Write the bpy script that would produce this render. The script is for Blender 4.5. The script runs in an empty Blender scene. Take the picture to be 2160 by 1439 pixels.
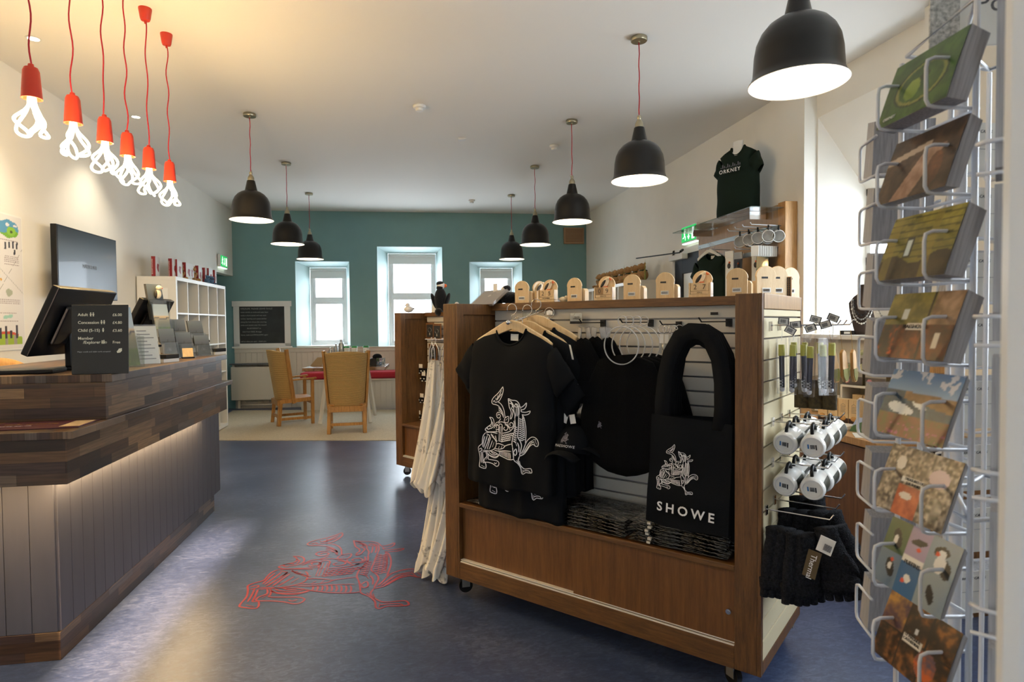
import bpy, math, random
from mathutils import Vector, Matrix, Euler
from math import sin, cos, pi, radians, sqrt, atan2
random.seed(7)
S = bpy.context.scene
COL = S.collection

# ---------------- camera ----------------
F_PX, PITCH, YAW, ROLL = 1297.08, -.0295, .16885, .0085
def cam_dir(u, v, d):
    c, s = cos(ROLL), sin(ROLL)
    u, v = c*u - s*v, s*u + c*v
    b, z = d, -v
    c, s = cos(PITCH), sin(PITCH)
    b, z = c*b - s*z, s*b + c*z
    c, s = cos(YAW), sin(YAW)
    return Vector((c*u + s*b, -s*u + c*b, z))
cd = bpy.data.cameras.new('camera'); cam = bpy.data.objects.new('camera', cd); COL.objects.link(cam)
cd.sensor_width = 36; cd.lens = F_PX/2160*36; cd.clip_start = .02; cd.clip_end = 200
ex, ey, ez = cam_dir(1, 0, 0), cam_dir(0, -1, 0), -cam_dir(0, 0, 1)
M = Matrix((ex, ey, ez)).transposed().to_4x4(); M.translation = (0, 0, 1.387)
cam.matrix_world = M
cd.dof.use_dof = True; cd.dof.focus_distance = 3.4; cd.dof.aperture_fstop = 7.0
S.camera = cam

# ---------------- world, sun, exposure ----------------
w = bpy.data.worlds.new('sky'); S.world = w; w.use_nodes = True
bg = w.node_tree.nodes['Background']; bg.inputs[0].default_value = (.80, .90, 1.0, 1); bg.inputs[1].default_value = 16.0
def lamp(name, kind, loc, energy, color, rot=(0, 0, 0), **k):
    l = bpy.data.lights.new(name, kind); l.energy = energy; l.color = color
    for a, b in k.items(): setattr(l, a, b)
    o = bpy.data.objects.new(name, l); COL.objects.link(o); o.location = loc; o.rotation_euler = rot
    return o
SUN_EL = radians(18)
lamp('low_sun', 'SUN', (0, -8, 4), 55.0, (1, .66, .42), (radians(90)-SUN_EL, 0, 0), angle=radians(1.6))
S.view_settings.view_transform = 'Standard'; S.view_settings.look = 'None'
S.view_settings.gamma = 1; S.view_settings.use_curve_mapping = False
S.view_settings.exposure = 0.1
S.cycles.max_bounces = 8; S.cycles.diffuse_bounces = 4; S.cycles.glossy_bounces = 3
S.cycles.transmission_bounces = 4; S.cycles.transparent_max_bounces = 12
S.cycles.sample_clamp_indirect = 6; S.cycles.caustics_reflective = False; S.cycles.caustics_refractive = False
S.cycles.use_light_tree = True
# daylight portals in the window openings (they only guide sampling of the sky)
def portal(loc, rot, sx, sy):
    o = lamp('window_portal', 'AREA', loc, 1, (1, 1, 1), rot, shape='RECTANGLE', size=sx, size_y=sy)
    o.data.cycles.is_portal = True
    return o

# ---------------- helpers ----------------
def lin(c):
    if isinstance(c, str): c = tuple(int(c[i:i+2], 16)/255 for i in (0, 2, 4))
    return tuple((x/12.92 if x <= .04045 else ((x+.055)/1.055)**2.4) for x in c[:3])
class MB:
    def __init__(s): s.v, s.f, s.m, s.c = [], [], [], 0
    def add(s, vs, fs):
        n = len(s.v); s.v += [tuple(p) for p in vs]; s.f += [tuple(i+n for i in f) for f in fs]; s.m += [s.c]*len(fs); return s
    def slot(s, i): s.c = i; return s
    def box(s, x0, y0, z0, x1, y1, z1):
        return s.add([(x0,y0,z0),(x1,y0,z0),(x1,y1,z0),(x0,y1,z0),(x0,y0,z1),(x1,y0,z1),(x1,y1,z1),(x0,y1,z1)],
              [(0,3,2,1),(4,5,6,7),(0,1,5,4),(1,2,6,5),(2,3,7,6),(3,0,4,7)])
    def hexa(s, p): return s.add(p, [(0,3,2,1),(4,5,6,7),(0,1,5,4),(1,2,6,5),(2,3,7,6),(3,0,4,7)])
    def bar(s, a, b, w, h=None, up=(0,0,1)):
        a, b = Vector(a), Vector(b); d = (b-a).normalized(); h = h or w
        x = d.cross(Vector(up)); x = x.normalized() if x.length > 1e-5 else Vector((1,0,0)); y = x.cross(d)
        x, y = x*w/2, y*h/2
        return s.hexa([a-x-y, a+x-y, a+x+y, a-x+y, b-x-y, b+x-y, b+x+y, b-x+y])
    def prism(s, poly, a, b, ax='y'):
        n = len(poly)
        def P(p, t): return {'y': (p[0], t, p[1]), 'z': (p[0], p[1], t), 'x': (t, p[0], p[1])}[ax]
        vs = [P(p, a) for p in poly] + [P(p, b) for p in poly]
        fs = [tuple(range(n)), tuple(range(2*n-1, n-1, -1))] + [(i, i+n, (i+1) % n + n, (i+1) % n) for i in range(n)]
        return s.add(vs, fs)
    def loft(s, rings, cap=True, close=True):
        n = len(rings[0]); vs = [p for r in rings for p in r]; fs = []
        for i in range(len(rings)-1):
            for j in range(n if close else n-1):
                k = (j+1) % n
                fs.append((i*n+j, i*n+k, (i+1)*n+k, (i+1)*n+j))
        if cap and close: fs += [tuple(range(n-1, -1, -1)), tuple(range((len(rings)-1)*n, len(rings)*n))]
        return s.add(vs, fs)
    def frame(s, d):
        d = Vector(d).normalized(); u = Vector((0,0,1)) if abs(d.z) < .9 else Vector((1,0,0))
        x = d.cross(u).normalized(); return x, x.cross(d).normalized()
    def cyl(s, a, b, r0, r1=None, n=16, cap=True):
        a, b = Vector(a), Vector(b); r1 = r0 if r1 is None else r1; x, y = s.frame(b-a)
        R = lambda c, r: [c + x*r*cos(2*pi*i/n) + y*r*sin(2*pi*i/n) for i in range(n)]
        return s.loft([R(a, r0), R(b, r1)], cap)
    def lathe(s, prof, n=24, o=(0,0,0), cap=False, ax=None):
        o = Vector(o)
        if ax: d = Vector(ax).normalized(); x, y = s.frame(d)
        else: d, x, y = Vector((0,0,1)), Vector((1,0,0)), Vector((0,1,0))
        return s.loft([[o + x*r*cos(2*pi*i/n) + y*r*sin(2*pi*i/n) + d*z for i in range(n)] for r, z in prof], cap)
    def tube(s, pts, r, n=6, closed=False):
        pts = [Vector(p) for p in pts]; m = len(pts); rings = []; px = None
        for i, p in enumerate(pts):
            a = pts[(i-1) % m] if closed or i else p; b = pts[(i+1) % m] if closed or i < m-1 else p
            d = (b-a).normalized() if (b-a).length > 1e-9 else Vector((0,0,1))
            if px is None: x, _ = s.frame(d)
            else:
                x = px - d*px.dot(d); x = x.normalized() if x.length > 1e-6 else s.frame(d)[0]
            px = x; y = d.cross(x); rr = r[i] if isinstance(r, (list, tuple)) else r
            rings.append([p + x*rr*cos(2*pi*k/n) + y*rr*sin(2*pi*k/n) for k in range(n)])
        if closed: rings.append(rings[0])
        return s.loft(rings, not closed)
    def ell(s, c, r, nu=16, nv=10, rot=None):
        c = Vector(c); rm = Euler(rot).to_matrix() if rot else Matrix.Identity(3); r = r if isinstance(r, (tuple, list)) else (r, r, r)
        rings = []
        for j in range(nv+1):
            t = pi*j/nv; k = max(sin(t), 1e-3)
            rings.append([c + rm @ Vector((r[0]*k*cos(2*pi*i/nu), r[1]*k*sin(2*pi*i/nu), -r[2]*cos(t))) for i in range(nu)])
        return s.loft(rings, True)
    def sheet(s, fn, nu, nv):
        return s.add([fn(i/nu, j/nv) for j in range(nv+1) for i in range(nu+1)],
              [(j*(nu+1)+i, j*(nu+1)+i+1, (j+1)*(nu+1)+i+1, (j+1)*(nu+1)+i) for j in range(nv) for i in range(nu)])
    def disc(s, c, r, ax=(0,0,1), n=20):
        x, y = s.frame(ax); c = Vector(c)
        return s.add([c + x*r*cos(2*pi*i/n) + y*r*sin(2*pi*i/n) for i in range(n)], [tuple(range(n))])
    def build(s, name, mats, parent=None, smooth=False, bevel=0, loc=None, rot=None):
        me = bpy.data.meshes.new(name); me.from_pydata(s.v, [], s.f)
        for k in (mats if isinstance(mats, (list, tuple)) else [mats]): me.materials.append(k)
        me.polygons.foreach_set('material_index', s.m)
        if smooth: me.polygons.foreach_set('use_smooth', [True]*len(s.f))
        me.update()
        o = bpy.data.objects.new(name, me); COL.objects.link(o)
        if parent: o.parent = parent
        if loc: o.location = loc
        if rot: o.rotation_euler = rot
        if smooth == 2: me.set_sharp_from_angle(angle=radians(38))
        if bevel:
            b = o.modifiers.new('bevel', 'BEVEL'); b.width = bevel; b.segments = 2; b.limit_method = 'ANGLE'
        return o
def thing(name, label, cat, loc=(0,0,0), rz=0, group=None, rot=None):
    o = bpy.data.objects.new(name, None); COL.objects.link(o); o.empty_display_size = .05
    o.location = loc; o.rotation_euler = rot or (0, 0, rz); return tag(o, label, cat, group)
def tag(o, label=None, cat=None, group=None, kind=None):
    for k, v in (('label', label), ('category', cat), ('group', group), ('kind', kind)):
        if v: o[k] = v
    return o
def struct(o, label=None, cat=None): return tag(o, label, cat, None, 'structure')
def kids(o): return [c for c in bpy.data.objects if c.parent == o]
def dup(root, loc=None, rz=None, label=None, group=None, rot=None, scale=None):
    r = root.copy(); COL.objects.link(r)
    def rec(a, b):
        for ch in a.children:
            c = ch.copy(); COL.objects.link(c); c.parent = b; rec(ch, c)
    rec(root, r)
    if loc is not None: r.location = loc
    if rz is not None: r.rotation_euler = (0, 0, rz)
    if rot is not None: r.rotation_euler = rot
    if scale is not None: r.scale = (scale,)*3 if isinstance(scale, (int, float)) else scale
    if label: r['label'] = label
    if group: r['group'] = group
    return r

# ---------------- materials ----------------
def N(nt, t, **k):
    n = nt.nodes.new(t)
    for a, b in k.items():
        if a.startswith('i_'): n.inputs[int(a[2:])].default_value = b
        else: setattr(n, a, b)
    return n
def mat(name, c=(.8,.8,.8), rough=.5, metal=0, spec=.5, emit=None, es=0, noise=0, ns=30, bump=0, bs=200, alpha=1, coat=0, sheen=0, stretch=None):
    m = bpy.data.materials.new(name); m.use_nodes = True; nt = m.node_tree; b = nt.nodes['Principled BSDF']
    c = lin(c); b.inputs['Base Color'].default_value = (*c, 1); b.inputs['Roughness'].default_value = rough
    b.inputs['Metallic'].default_value = metal; b.inputs['Specular IOR Level'].default_value = spec
    b.inputs['Coat Weight'].default_value = coat
    if sheen: b.inputs['Sheen Weight'].default_value = sheen
    if alpha < 1: b.inputs['Alpha'].default_value = alpha
    if emit: b.inputs['Emission Color'].default_value = (*lin(emit), 1); b.inputs['Emission Strength'].default_value = es
    if noise or bump:
        tc = N(nt, 'ShaderNodeTexCoord'); mp = N(nt, 'ShaderNodeMapping'); nt.links.new(tc.outputs['Object'], mp.inputs[0])
        if stretch: mp.inputs['Scale'].default_value = stretch
    if noise:
        nz = N(nt, 'ShaderNodeTexNoise'); nz.inputs['Scale'].default_value = ns; nz.inputs['Detail'].default_value = 5
        nt.links.new(mp.outputs[0], nz.inputs['Vector'])
        mx = N(nt, 'ShaderNodeMix', data_type='RGBA'); mr = N(nt, 'ShaderNodeMapRange'); mr.inputs[1].default_value = .3; mr.inputs[2].default_value = .7
        nt.links.new(nz.outputs[0], mr.inputs[0]); nt.links.new(mr.outputs[0], mx.inputs[0])
        mx.inputs[6].default_value = (*[x*(1-noise) for x in c], 1); mx.inputs[7].default_value = (*[min(1, x*(1+noise)) for x in c], 1)
        nt.links.new(mx.outputs[2], b.inputs['Base Color'])
    if bump:
        nb = N(nt, 'ShaderNodeTexNoise'); nb.inputs['Scale'].default_value = bs; nt.links.new(mp.outputs[0], nb.inputs['Vector'])
        bp = N(nt, 'ShaderNodeBump'); bp.inputs['Strength'].default_value = bump; bp.inputs['Distance'].default_value = .01
        nt.links.new(nb.outputs[0], bp.inputs['Height']); nt.links.new(bp.outputs[0], b.inputs['Normal'])
    return m
def ramp(nt, stops, src, interp='LINEAR'):
    r = N(nt, 'ShaderNodeValToRGB'); cr = r.color_ramp; cr.interpolation = interp
    while len(cr.elements) < len(stops): cr.elements.new(.5)
    for e, (p, c) in zip(cr.elements, stops): e.position = p; e.color = (*lin(c), 1)
    nt.links.new(src, r.inputs[0]); return r
def wood(name, c1, c2, grain=(1, 1, 1), rough=.45, sc=1.0, coat=0.1):
    """stretched-noise wood; grain = scale per axis (small along the grain)"""
    m = bpy.data.materials.new(name); m.use_nodes = True; nt = m.node_tree; b = nt.nodes['Principled BSDF']
    tc = N(nt, 'ShaderNodeTexCoord'); mp = N(nt, 'ShaderNodeMapping'); mp.inputs['Scale'].default_value = grain
    nt.links.new(tc.outputs['Object'], mp.inputs[0])
    n1 = N(nt, 'ShaderNodeTexNoise'); n1.inputs['Scale'].default_value = 9*sc; n1.inputs['Detail'].default_value = 6; n1.inputs['Distortion'].default_value = .6
    n2 = N(nt, 'ShaderNodeTexNoise'); n2.inputs['Scale'].default_value = 60*sc; n2.inputs['Detail'].default_value = 3
    nt.links.new(mp.outputs[0], n1.inputs['Vector']); nt.links.new(mp.outputs[0], n2.inputs['Vector'])
    ad = N(nt, 'ShaderNodeMath', operation='MULTIPLY_ADD'); ad.inputs[1].default_value = .45
    nt.links.new(n2.outputs[0], ad.inputs[0]); nt.links.new(n1.outputs[0], ad.inputs[2])
    r = ramp(nt, [(.5, c1), (.95, c2)], ad.outputs[0]); nt.links.new(r.outputs[0], b.inputs['Base Color'])
    b.inputs['Roughness'].default_value = rough; b.inputs['Coat Weight'].default_value = coat; b.inputs['Coat Roughness'].default_value = .25
    bp = N(nt, 'ShaderNodeBump'); bp.inputs['Strength'].default_value = .15; bp.inputs['Distance'].default_value = .003
    nt.links.new(n2.outputs[0], bp.inputs['Height']); nt.links.new(bp.outputs[0], b.inputs['Normal'])
    return m
def patch(name, kind='side'):
    """reclaimed-wood patchwork: random coloured staves"""
    m = bpy.data.materials.new(name); m.use_nodes = True; nt = m.node_tree; b = nt.nodes['Principled BSDF']
    tc = N(nt, 'ShaderNodeTexCoord'); sp = N(nt, 'ShaderNodeSeparateXYZ'); nt.links.new(tc.outputs['Object'], sp.inputs[0])
    cb = N(nt, 'ShaderNodeCombineXYZ')
    if kind == 'top': nt.links.new(sp.outputs[1], cb.inputs[0]); nt.links.new(sp.outputs[0], cb.inputs[1])
    elif kind == 'end': 
        ad = N(nt, 'ShaderNodeMath', operation='ADD'); nt.links.new(sp.outputs[0], ad.inputs[0]); nt.links.new(sp.outputs[1], ad.inputs[1])
        nt.links.new(ad.outputs[0], cb.inputs[0]); nt.links.new(sp.outputs[2], cb.inputs[1])
    else:
        ad = N(nt, 'ShaderNodeMath', operation='ADD'); nt.links.new(sp.outputs[0], ad.inputs[0]); nt.links.new(sp.outputs[1], ad.inputs[1])
        nt.links.new(ad.outputs[0], cb.inputs[0]); nt.links.new(sp.outputs[2], cb.inputs[1])
    br = N(nt, 'ShaderNodeTexBrick'); br.offset = .37; br.offset_frequency = 2; br.squash = 1.4; br.squash_frequency = 3
    nt.links.new(cb.outputs[0], br.inputs['Vector'])
    br.inputs['Color1'].default_value = (0,0,0,1); br.inputs['Color2'].default_value = (1,1,1,1); br.inputs['Mortar'].default_value = (0,0,0,1)
    br.inputs['Scale'].default_value = 1; br.inputs['Mortar Size'].default_value = .0006; br.inputs['Bias'].default_value = 0
    br.inputs['Brick Width'].default_value = .055 if kind == 'end' else .26; br.inputs['Row Height'].default_value = .09 if kind == 'end' else .042
    nz = N(nt, 'ShaderNodeTexNoise'); nz.inputs['Scale'].default_value = 14; nz.inputs['Detail'].default_value = 6
    mp = N(nt, 'ShaderNodeMapping'); mp.inputs['Scale'].default_value = (.5, 8, 1); nt.links.new(cb.outputs[0], mp.inputs[0]); nt.links.new(mp.outputs[0], nz.inputs['Vector'])
    r = ramp(nt, [(0, '241812'), (.2, '553A26'), (.38, '7A5A3C'), (.5, '463430'), (.66, '5E4630'), (.8, '8A6E52'), (.9, '5C5450'), (1, 'B08656')], br.outputs['Color'])
    mx = N(nt, 'ShaderNodeMix', data_type='RGBA', blend_type='MULTIPLY'); mx.inputs[0].default_value = .75
    r2 = ramp(nt, [(.3, '8C8C8C'), (.7, 'FFFFFF')], nz.outputs[0])
    nt.links.new(r.outputs[0], mx.inputs[6]); nt.links.new(r2.outputs[0], mx.inputs[7]); nt.links.new(mx.outputs[2], b.inputs['Base Color'])
    b.inputs['Roughness'].default_value = .38
    return m
def vcol(name, rough=.45, coat=0):
    m = bpy.data.materials.new(name); m.use_nodes = True; nt = m.node_tree; b = nt.nodes['Principled BSDF']
    a = N(nt, 'ShaderNodeAttribute'); a.attribute_name = 'Col'; nt.links.new(a.outputs['Color'], b.inputs['Base Color'])
    b.inputs['Roughness'].default_value = rough; b.inputs['Coat Weight'].default_value = coat
    return m
def glassy(name, tint=(1,1,1), refl=.12, rough=.02):
    m = bpy.data.materials.new(name); m.use_nodes = True; nt = m.node_tree; nt.nodes.remove(nt.nodes['Principled BSDF'])
    t = N(nt, 'ShaderNodeBsdfTransparent'); t.inputs[0].default_value = (*tint, 1)
    g = N(nt, 'ShaderNodeBsdfGlossy'); g.inputs['Roughness'].default_value = rough
    fr = N(nt, 'ShaderNodeLayerWeight'); fr.inputs[0].default_value = .5
    pw = N(nt, 'ShaderNodeMath', operation='POWER'); pw.inputs[1].default_value = 4; nt.links.new(fr.outputs['Facing'], pw.inputs[0])
    ad = N(nt, 'ShaderNodeMath', operation='MULTIPLY_ADD', use_clamp=True); ad.inputs[1].default_value = .7; ad.inputs[2].default_value = refl; nt.links.new(pw.outputs[0], ad.inputs[0])
    mx = N(nt, 'ShaderNodeMixShader'); nt.links.new(ad.outputs[0], mx.inputs[0]); nt.links.new(t.outputs[0], mx.inputs[1]); nt.links.new(g.outputs[0], mx.inputs[2])
    nt.links.new(mx.outputs[0], nt.nodes['Material Output'].inputs[0]); return m
def emis(name, c, s):
    return mat(name, c, .5, emit=c, es=s)

K = {}
K['white'] = mat('white_paint', 'E9E8E4', .6)
K['wallw'] = mat('wall_white', 'EDE9DF', .75, noise=.02, ns=3)
K['ceil'] = mat('ceiling_white', 'EEEBE4', .8, bump=.05, bs=90)
K['teal'] = mat('teal_paint', '7CA3A4', .7, noise=.03, ns=4, bump=.04, bs=120)
K['reveal'] = mat('reveal_paint', 'CFE6E6', .6)
K['cream'] = mat('cream_paint', 'CFC8BC', .55)
K['upvc'] = mat('white_upvc', 'F2F4F4', .3)
K['lam'] = mat('white_laminate', 'E6E2D8', .35)
K['oak'] = wood('oak_stained', '4E3218', '785229', (9, 9, .8))
K['oakh'] = wood('oak_stained_horizontal', '4E3218', '785229', (.8, 9, 9))
K['oakp'] = wood('oak_panel', '5E3A1A', '7A5026', (10, 10, .6), sc=.8)
K['oakl'] = wood('oak_light', 'A87C48', 'C89A62', (9, 9, .8))
K['oakln'] = wood('oak_light_dull', '9A7850', 'B08C60', (9, 9, .8))
K['pine'] = wood('pine', 'C08A48', 'DDAE6C', (6, 6, .8), sc=.8)
K['ply'] = wood('birch_wood', 'D9B888', 'E8CDA0', (8, 8, 1), rough=.4)
K['patch'] = patch('patchwork_staves'); K['ptop'] = patch('patchwork_top', 'top'); K['pend'] = patch('patchwork_edge', 'end')
K['grey'] = mat('grey_boards', '504F58', .6, noise=.06, ns=8, stretch=(3, 3, .3))
K['black'] = mat('black_plastic', '0E0F12', .35, spec=.3)
K['blackm'] = mat('black_matt', '1A1A1B', .7)
K['screen'] = mat('dark_screen', '08090C', .12, spec=.6)
K['tvs'] = mat('tv_screen', '07080B', .3, spec=.55, coat=.1)
K['cloth'] = mat('black_cotton', '0B0F14', .9, spec=.2, bump=.25, bs=700)
K['knit'] = mat('black_knit', '0B0D10', .95, spec=.1, bump=.8, bs=350)
K['gloveknit'] = mat('charcoal_knit', '26272B', .95, spec=.15, bump=1, bs=260, noise=.4, ns=120)
K['green'] = mat('dark_green_cotton', '16241D', .9, spec=.2, bump=.2, bs=600)
K['print'] = mat('white_print', 'F2F2F2', .6)
K['redl'] = mat('floor_red', '96292E', .35)
K['red'] = mat('red_plastic', 'C4341F', .4)
K['redcord'] = mat('red_cord', 'B01828', .7)
K['redcush'] = mat('red_cushion', 'A01C2C', .85, bump=.2, bs=400)
K['chrome'] = mat('chrome', 'D8D8DA', .15, 1)
K['steel'] = mat('brushed_steel', 'A8A8A4', .32, 1)
K['brass'] = mat('dull_nickel', 'B0A890', .35, 1)
K['wire'] = mat('white_wire', 'DDE0E6', .35)
K['shade'] = mat('dark_enamel', '14120F', .3, spec=.4)
K['shadein'] = mat('white_enamel', 'FFF8EC', .4)
K['glass'] = glassy('window_glass', (1,1,1), .06)
K['acryl'] = glassy('clear_acrylic', (.93,.95,.96), .13, .03)
K['shelfglass'] = glassy('shelf_glass', (.72,.78,.74), .16, .02)
K['poly'] = glassy('plastic_wrap', (.9,.9,.92), .16, .12)
K['polyc'] = glassy('thin_clear_bag', (.96,.96,.97), .05, .08)
K['paper'] = mat('white_paper', 'EFEEE8', .7)
K['ink'] = mat('dark_ink', '26262A', .7)
K['vc'] = vcol('printed_picture', .35); K['vcm'] = vcol('printed_matt', .75)
K['mug'] = mat('mug_white', 'F1F0EC', .12, coat=.6)
K['gold'] = mat('gold_print', 'C8A050', .3, .8)

# ================= room =================
CH = 3.287
def floor_mat():
    m = bpy.data.materials.new('marbled_linoleum'); m.use_nodes = True; nt = m.node_tree; b = nt.nodes['Principled BSDF']
    tc = N(nt, 'ShaderNodeTexCoord'); mp = N(nt, 'ShaderNodeMapping'); mp.inputs['Scale'].default_value = (1, 2.2, 1)
    nt.links.new(tc.outputs['Object'], mp.inputs[0])
    a = N(nt, 'ShaderNodeTexNoise'); a.inputs['Scale'].default_value = 22; a.inputs['Detail'].default_value = 8; a.inputs['Roughness'].default_value = .7; a.inputs['Distortion'].default_value = 1.2
    c = N(nt, 'ShaderNodeTexNoise'); c.inputs['Scale'].default_value = 2.2; c.inputs['Detail'].default_value = 4
    nt.links.new(mp.outputs[0], a.inputs['Vector']); nt.links.new(tc.outputs['Object'], c.inputs['Vector'])
    s = N(nt, 'ShaderNodeMath', operation='MULTIPLY_ADD'); s.inputs[1].default_value = .5; nt.links.new(c.outputs[0], s.inputs[0]); nt.links.new(a.outputs[0], s.inputs[2])
    r = ramp(nt, [(.56, '2C3856'), (.76, '3B4868'), (.94, '566280')], s.outputs[0]); nt.links.new(r.outputs[0], b.inputs['Base Color'])
    rr = N(nt, 'ShaderNodeMapRange'); rr.inputs[3].default_value = .24; rr.inputs[4].default_value = .42; nt.links.new(a.outputs[0], rr.inputs[0]); nt.links.new(rr.outputs[0], b.inputs['Roughness'])
    bp = N(nt, 'ShaderNodeBump'); bp.inputs['Strength'].default_value = .12; bp.inputs['Distance'].default_value = .004
    nt.links.new(a.outputs[0], bp.inputs['Height']); nt.links.new(bp.outputs[0], b.inputs['Normal'])
    return m
K['floor'] = floor_mat()
struct(MB().box(-3.4, -2.2, -.1, 3.9, 11.4, 0).build('floor', K['floor']))
struct(MB().box(-3.4, -2.2, CH, 3.9, 11.4, CH+.12).build('ceiling', K['ceil']))
# left wall with the exit alcove at its far end
struct(MB().box(-2.95, -2.2, 0, -2.829, 9.85, CH).box(-2.95, 9.85, 2.2, -2.829, 11.2, CH).build('wall_left', K['wallw']))
struct(MB().box(-3.3, 9.6, 0, -3.2, 11.3, CH).box(-3.2, 9.6, 0, -2.95, 9.85, 2.2).box(-3.2, 9.85, 2.2, -2.95, 11.2, 2.3).build('wall_alcove', K['teal']))
# far wall: local x along it, local y outwards
BWR = -math.atan(.05)
BW = thing('far_wall_frame', None, None, (-3.3, 10.851, 0), BWR); BW['kind'] = 'group'
def bs(X): return (X+3.3)*1.00125
def bw(X, off=0, z=0):   # point in front of (off>0) the far wall, world coords
    s = bs(X); return (-3.3 + s*cos(BWR) + off*sin(BWR), 10.851 + s*sin(BWR) - off*cos(BWR), z)
WIN = [(-1.83, -.95, 1.03, 2.445, -1.66, -1.04, 2.37, 1.80), (-.485, .61, 1.0, 2.70, -.33, .50, 2.62, 1.87), (1.076, 1.993, 1.03, 2.445, 1.28, 1.86, 2.37, 1.80)]
wb = MB()
xs = [-3.3]
for W_ in WIN: xs += [W_[0], W_[1]]
xs += [3.3]
for i in range(0, len(xs), 2): wb.box(bs(xs[i]), 0, 0, bs(xs[i+1]), .42, CH)
for (a, b_, z0, z1, ia, ib, iz, zm) in WIN:
    wb.box(bs(a), 0, 0, bs(b_), .42, z0-.02).box(bs(a), 0, z1, bs(b_), .42, CH)
w_ = wb.build('wall_back', K['teal'], None, loc=tuple(BW.location), rot=(0, 0, BWR)); struct(w_)
bpy.data.objects.remove(BW)
BWL = (-3.3, 10.851, 0)
rv = MB(); sl = MB()
for (a, b_, z0, z1, ia, ib, iz, zm) in WIN:
    a, b_, ia, ib = map(bs, (a, b_, ia, ib)); d = .34
    rv.prism([(a, 0), (ia, d), (a, d)], z0-.01, z1, 'z').prism([(b_, 0), (b_, d), (ib, d)], z0-.01, z1, 'z')
    rv.hexa([(a, 0, z1), (b_, 0, z1), (b_, d, iz), (a, d, iz), (a, 0, z1+.01), (b_, 0, z1+.01), (b_, d, z1+.01), (a, d, z1+.01)])
    sl.box(a-.0, -.0, z0-.02, b_+.0, d, z0)
struct(rv.build('trim_1', K['reveal'], None, loc=BWL, rot=(0, 0, BWR)))
struct(sl.build('trim_2', K['white'], None, loc=BWL, rot=(0, 0, BWR)))
for k, (a, b_, z0, z1, ia, ib, iz, zm) in enumerate(WIN):
    o = thing('window_%d' % (k+1), 'white sash window in the teal far wall', 'window', BWL, BWR); o['kind'] = 'structure'
    ia, ib = bs(ia), bs(ib); m = MB(); t = .05
    m.box(ia, .34, z0, ia+t, .40, iz).box(ib-t, .34, z0, ib, .40, iz).box(ia, .34, z0, ib, .40, z0+t).box(ia, .34, iz-t, ib, .40, iz)
    m.build('window_frame', K['upvc'], o, bevel=.004)
    m = MB(); t2 = .04
    for (q0, q1) in ((z0+t, zm-.02), (zm+.02, iz-t)):
        m.box(ia+t, .35, q0, ia+t+t2, .39, q1).box(ib-t-t2, .35, q0, ib-t, .39, q1).box(ia+t, .35, q0, ib-t, .39, q0+t2).box(ia+t, .35, q1-t2, ib-t, .39, q1)
    m.box(ia+t, .345, zm-.025, ib-t, .395, zm+.025).box((ia+ib)/2-.04, .33, zm-.01, (ia+ib)/2+.04, .35, zm+.01)
    m.build('sash', K['upvc'], o, bevel=.003)
    MB().box(ia+t, .368, z0+t, ib-t, .372, iz-t).build('pane', K['glass'], o)
    MB().cyl((ia+.01, .315, iz-.03), (ib-.01, .315, iz-.03), .025).box(ia+.02, .33, iz-.17, ib-.02, .332, iz-.03).box(ia+.02, .326, iz-.185, ib-.02, .336, iz-.17).build('roller_blind', K['white'], o)
    c = bw((WIN[k][4]+WIN[k][5])/2, -.44, (z0+iz)/2)
    portal(c, (radians(-90), 0, BWR), ib-ia+.1, iz-z0+.1)
# wainscot, bench, radiator wall base
m = MB(); x = bs(-2.82)
while x < 6.5: m.box(x, -.022, 0, x+.086, -.002, .93); x += .09
m.box(bs(-2.82), -.012, 0, 6.5, 0, .93)
struct(m.build('trim_3', K['cream'], None, loc=BWL, rot=(0, 0, BWR)), 'cream tongue and groove panelling under the far windows', 'panelling')
struct(MB().box(bs(-2.82), -.035, .93, 6.5, 0, 1.0).box(bs(-2.82), -.045, .985, 6.5, 0, 1.005).build('trim_4', K['cream'], None, bevel=.004, loc=BWL, rot=(0, 0, BWR)))

# right wall: plain stretch, a recessed bay with the bright window, pier, opening for an unseen window added as fill beside the camera
RX = 3.14; wr = MB()
wr.box(RX, 4.48, 0, 3.7, 10.9, CH).box(RX, 2.55, 0, 3.7, 3.33, CH)
Y0, Y1, Z0, Z1 = 3.45, 4.36, 1.28, 2.42
wr.box(3.25, 3.33, 0, 3.7, 4.48, Z0-.03).box(3.25, 3.33, 3.0, 3.7, 4.48, CH)
# splayed embrasure: sides and a steeply sloping head
wr.prism([(3.25, 3.33), (3.7, 3.33), (3.7, Y0), (3.6, Y0), (3.25, 3.345)], Z0-.03, 3.0, 'z').prism([(3.25, 4.48), (3.25, 4.465), (3.6, Y1), (3.7, Y1), (3.7, 4.48)], Z0-.03, 3.0, 'z')
wr.hexa([(3.252, 3.335, 2.998), (3.252, 4.475, 2.998), (3.6, 4.475, Z1), (3.6, 3.335, Z1), (3.252, 3.335, 3.0), (3.252, 4.475, 3.0), (3.6, 4.475, 3.0), (3.6, 3.335, 3.0)]).box(3.6, Y0, Z1, 3.7, Y1, 3.0)
wr.box(RX, -2.2, 0, 3.7, .6, CH).box(RX, 2.1, 0, 3.7, 2.55, CH).box(RX, .6, 0, 3.7, 2.1, 1.15).box(RX, .6, 2.7, 3.7, 2.1, CH)
struct(wr.build('wall_right', K['wallw']))
struct(MB().box(3.10, 3.33, 1.245, 3.62, 4.48, 1.28).build('trim_5', K['white'], bevel=.006), 'white painted sill of the bright side window', 'windowsill')
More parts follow.
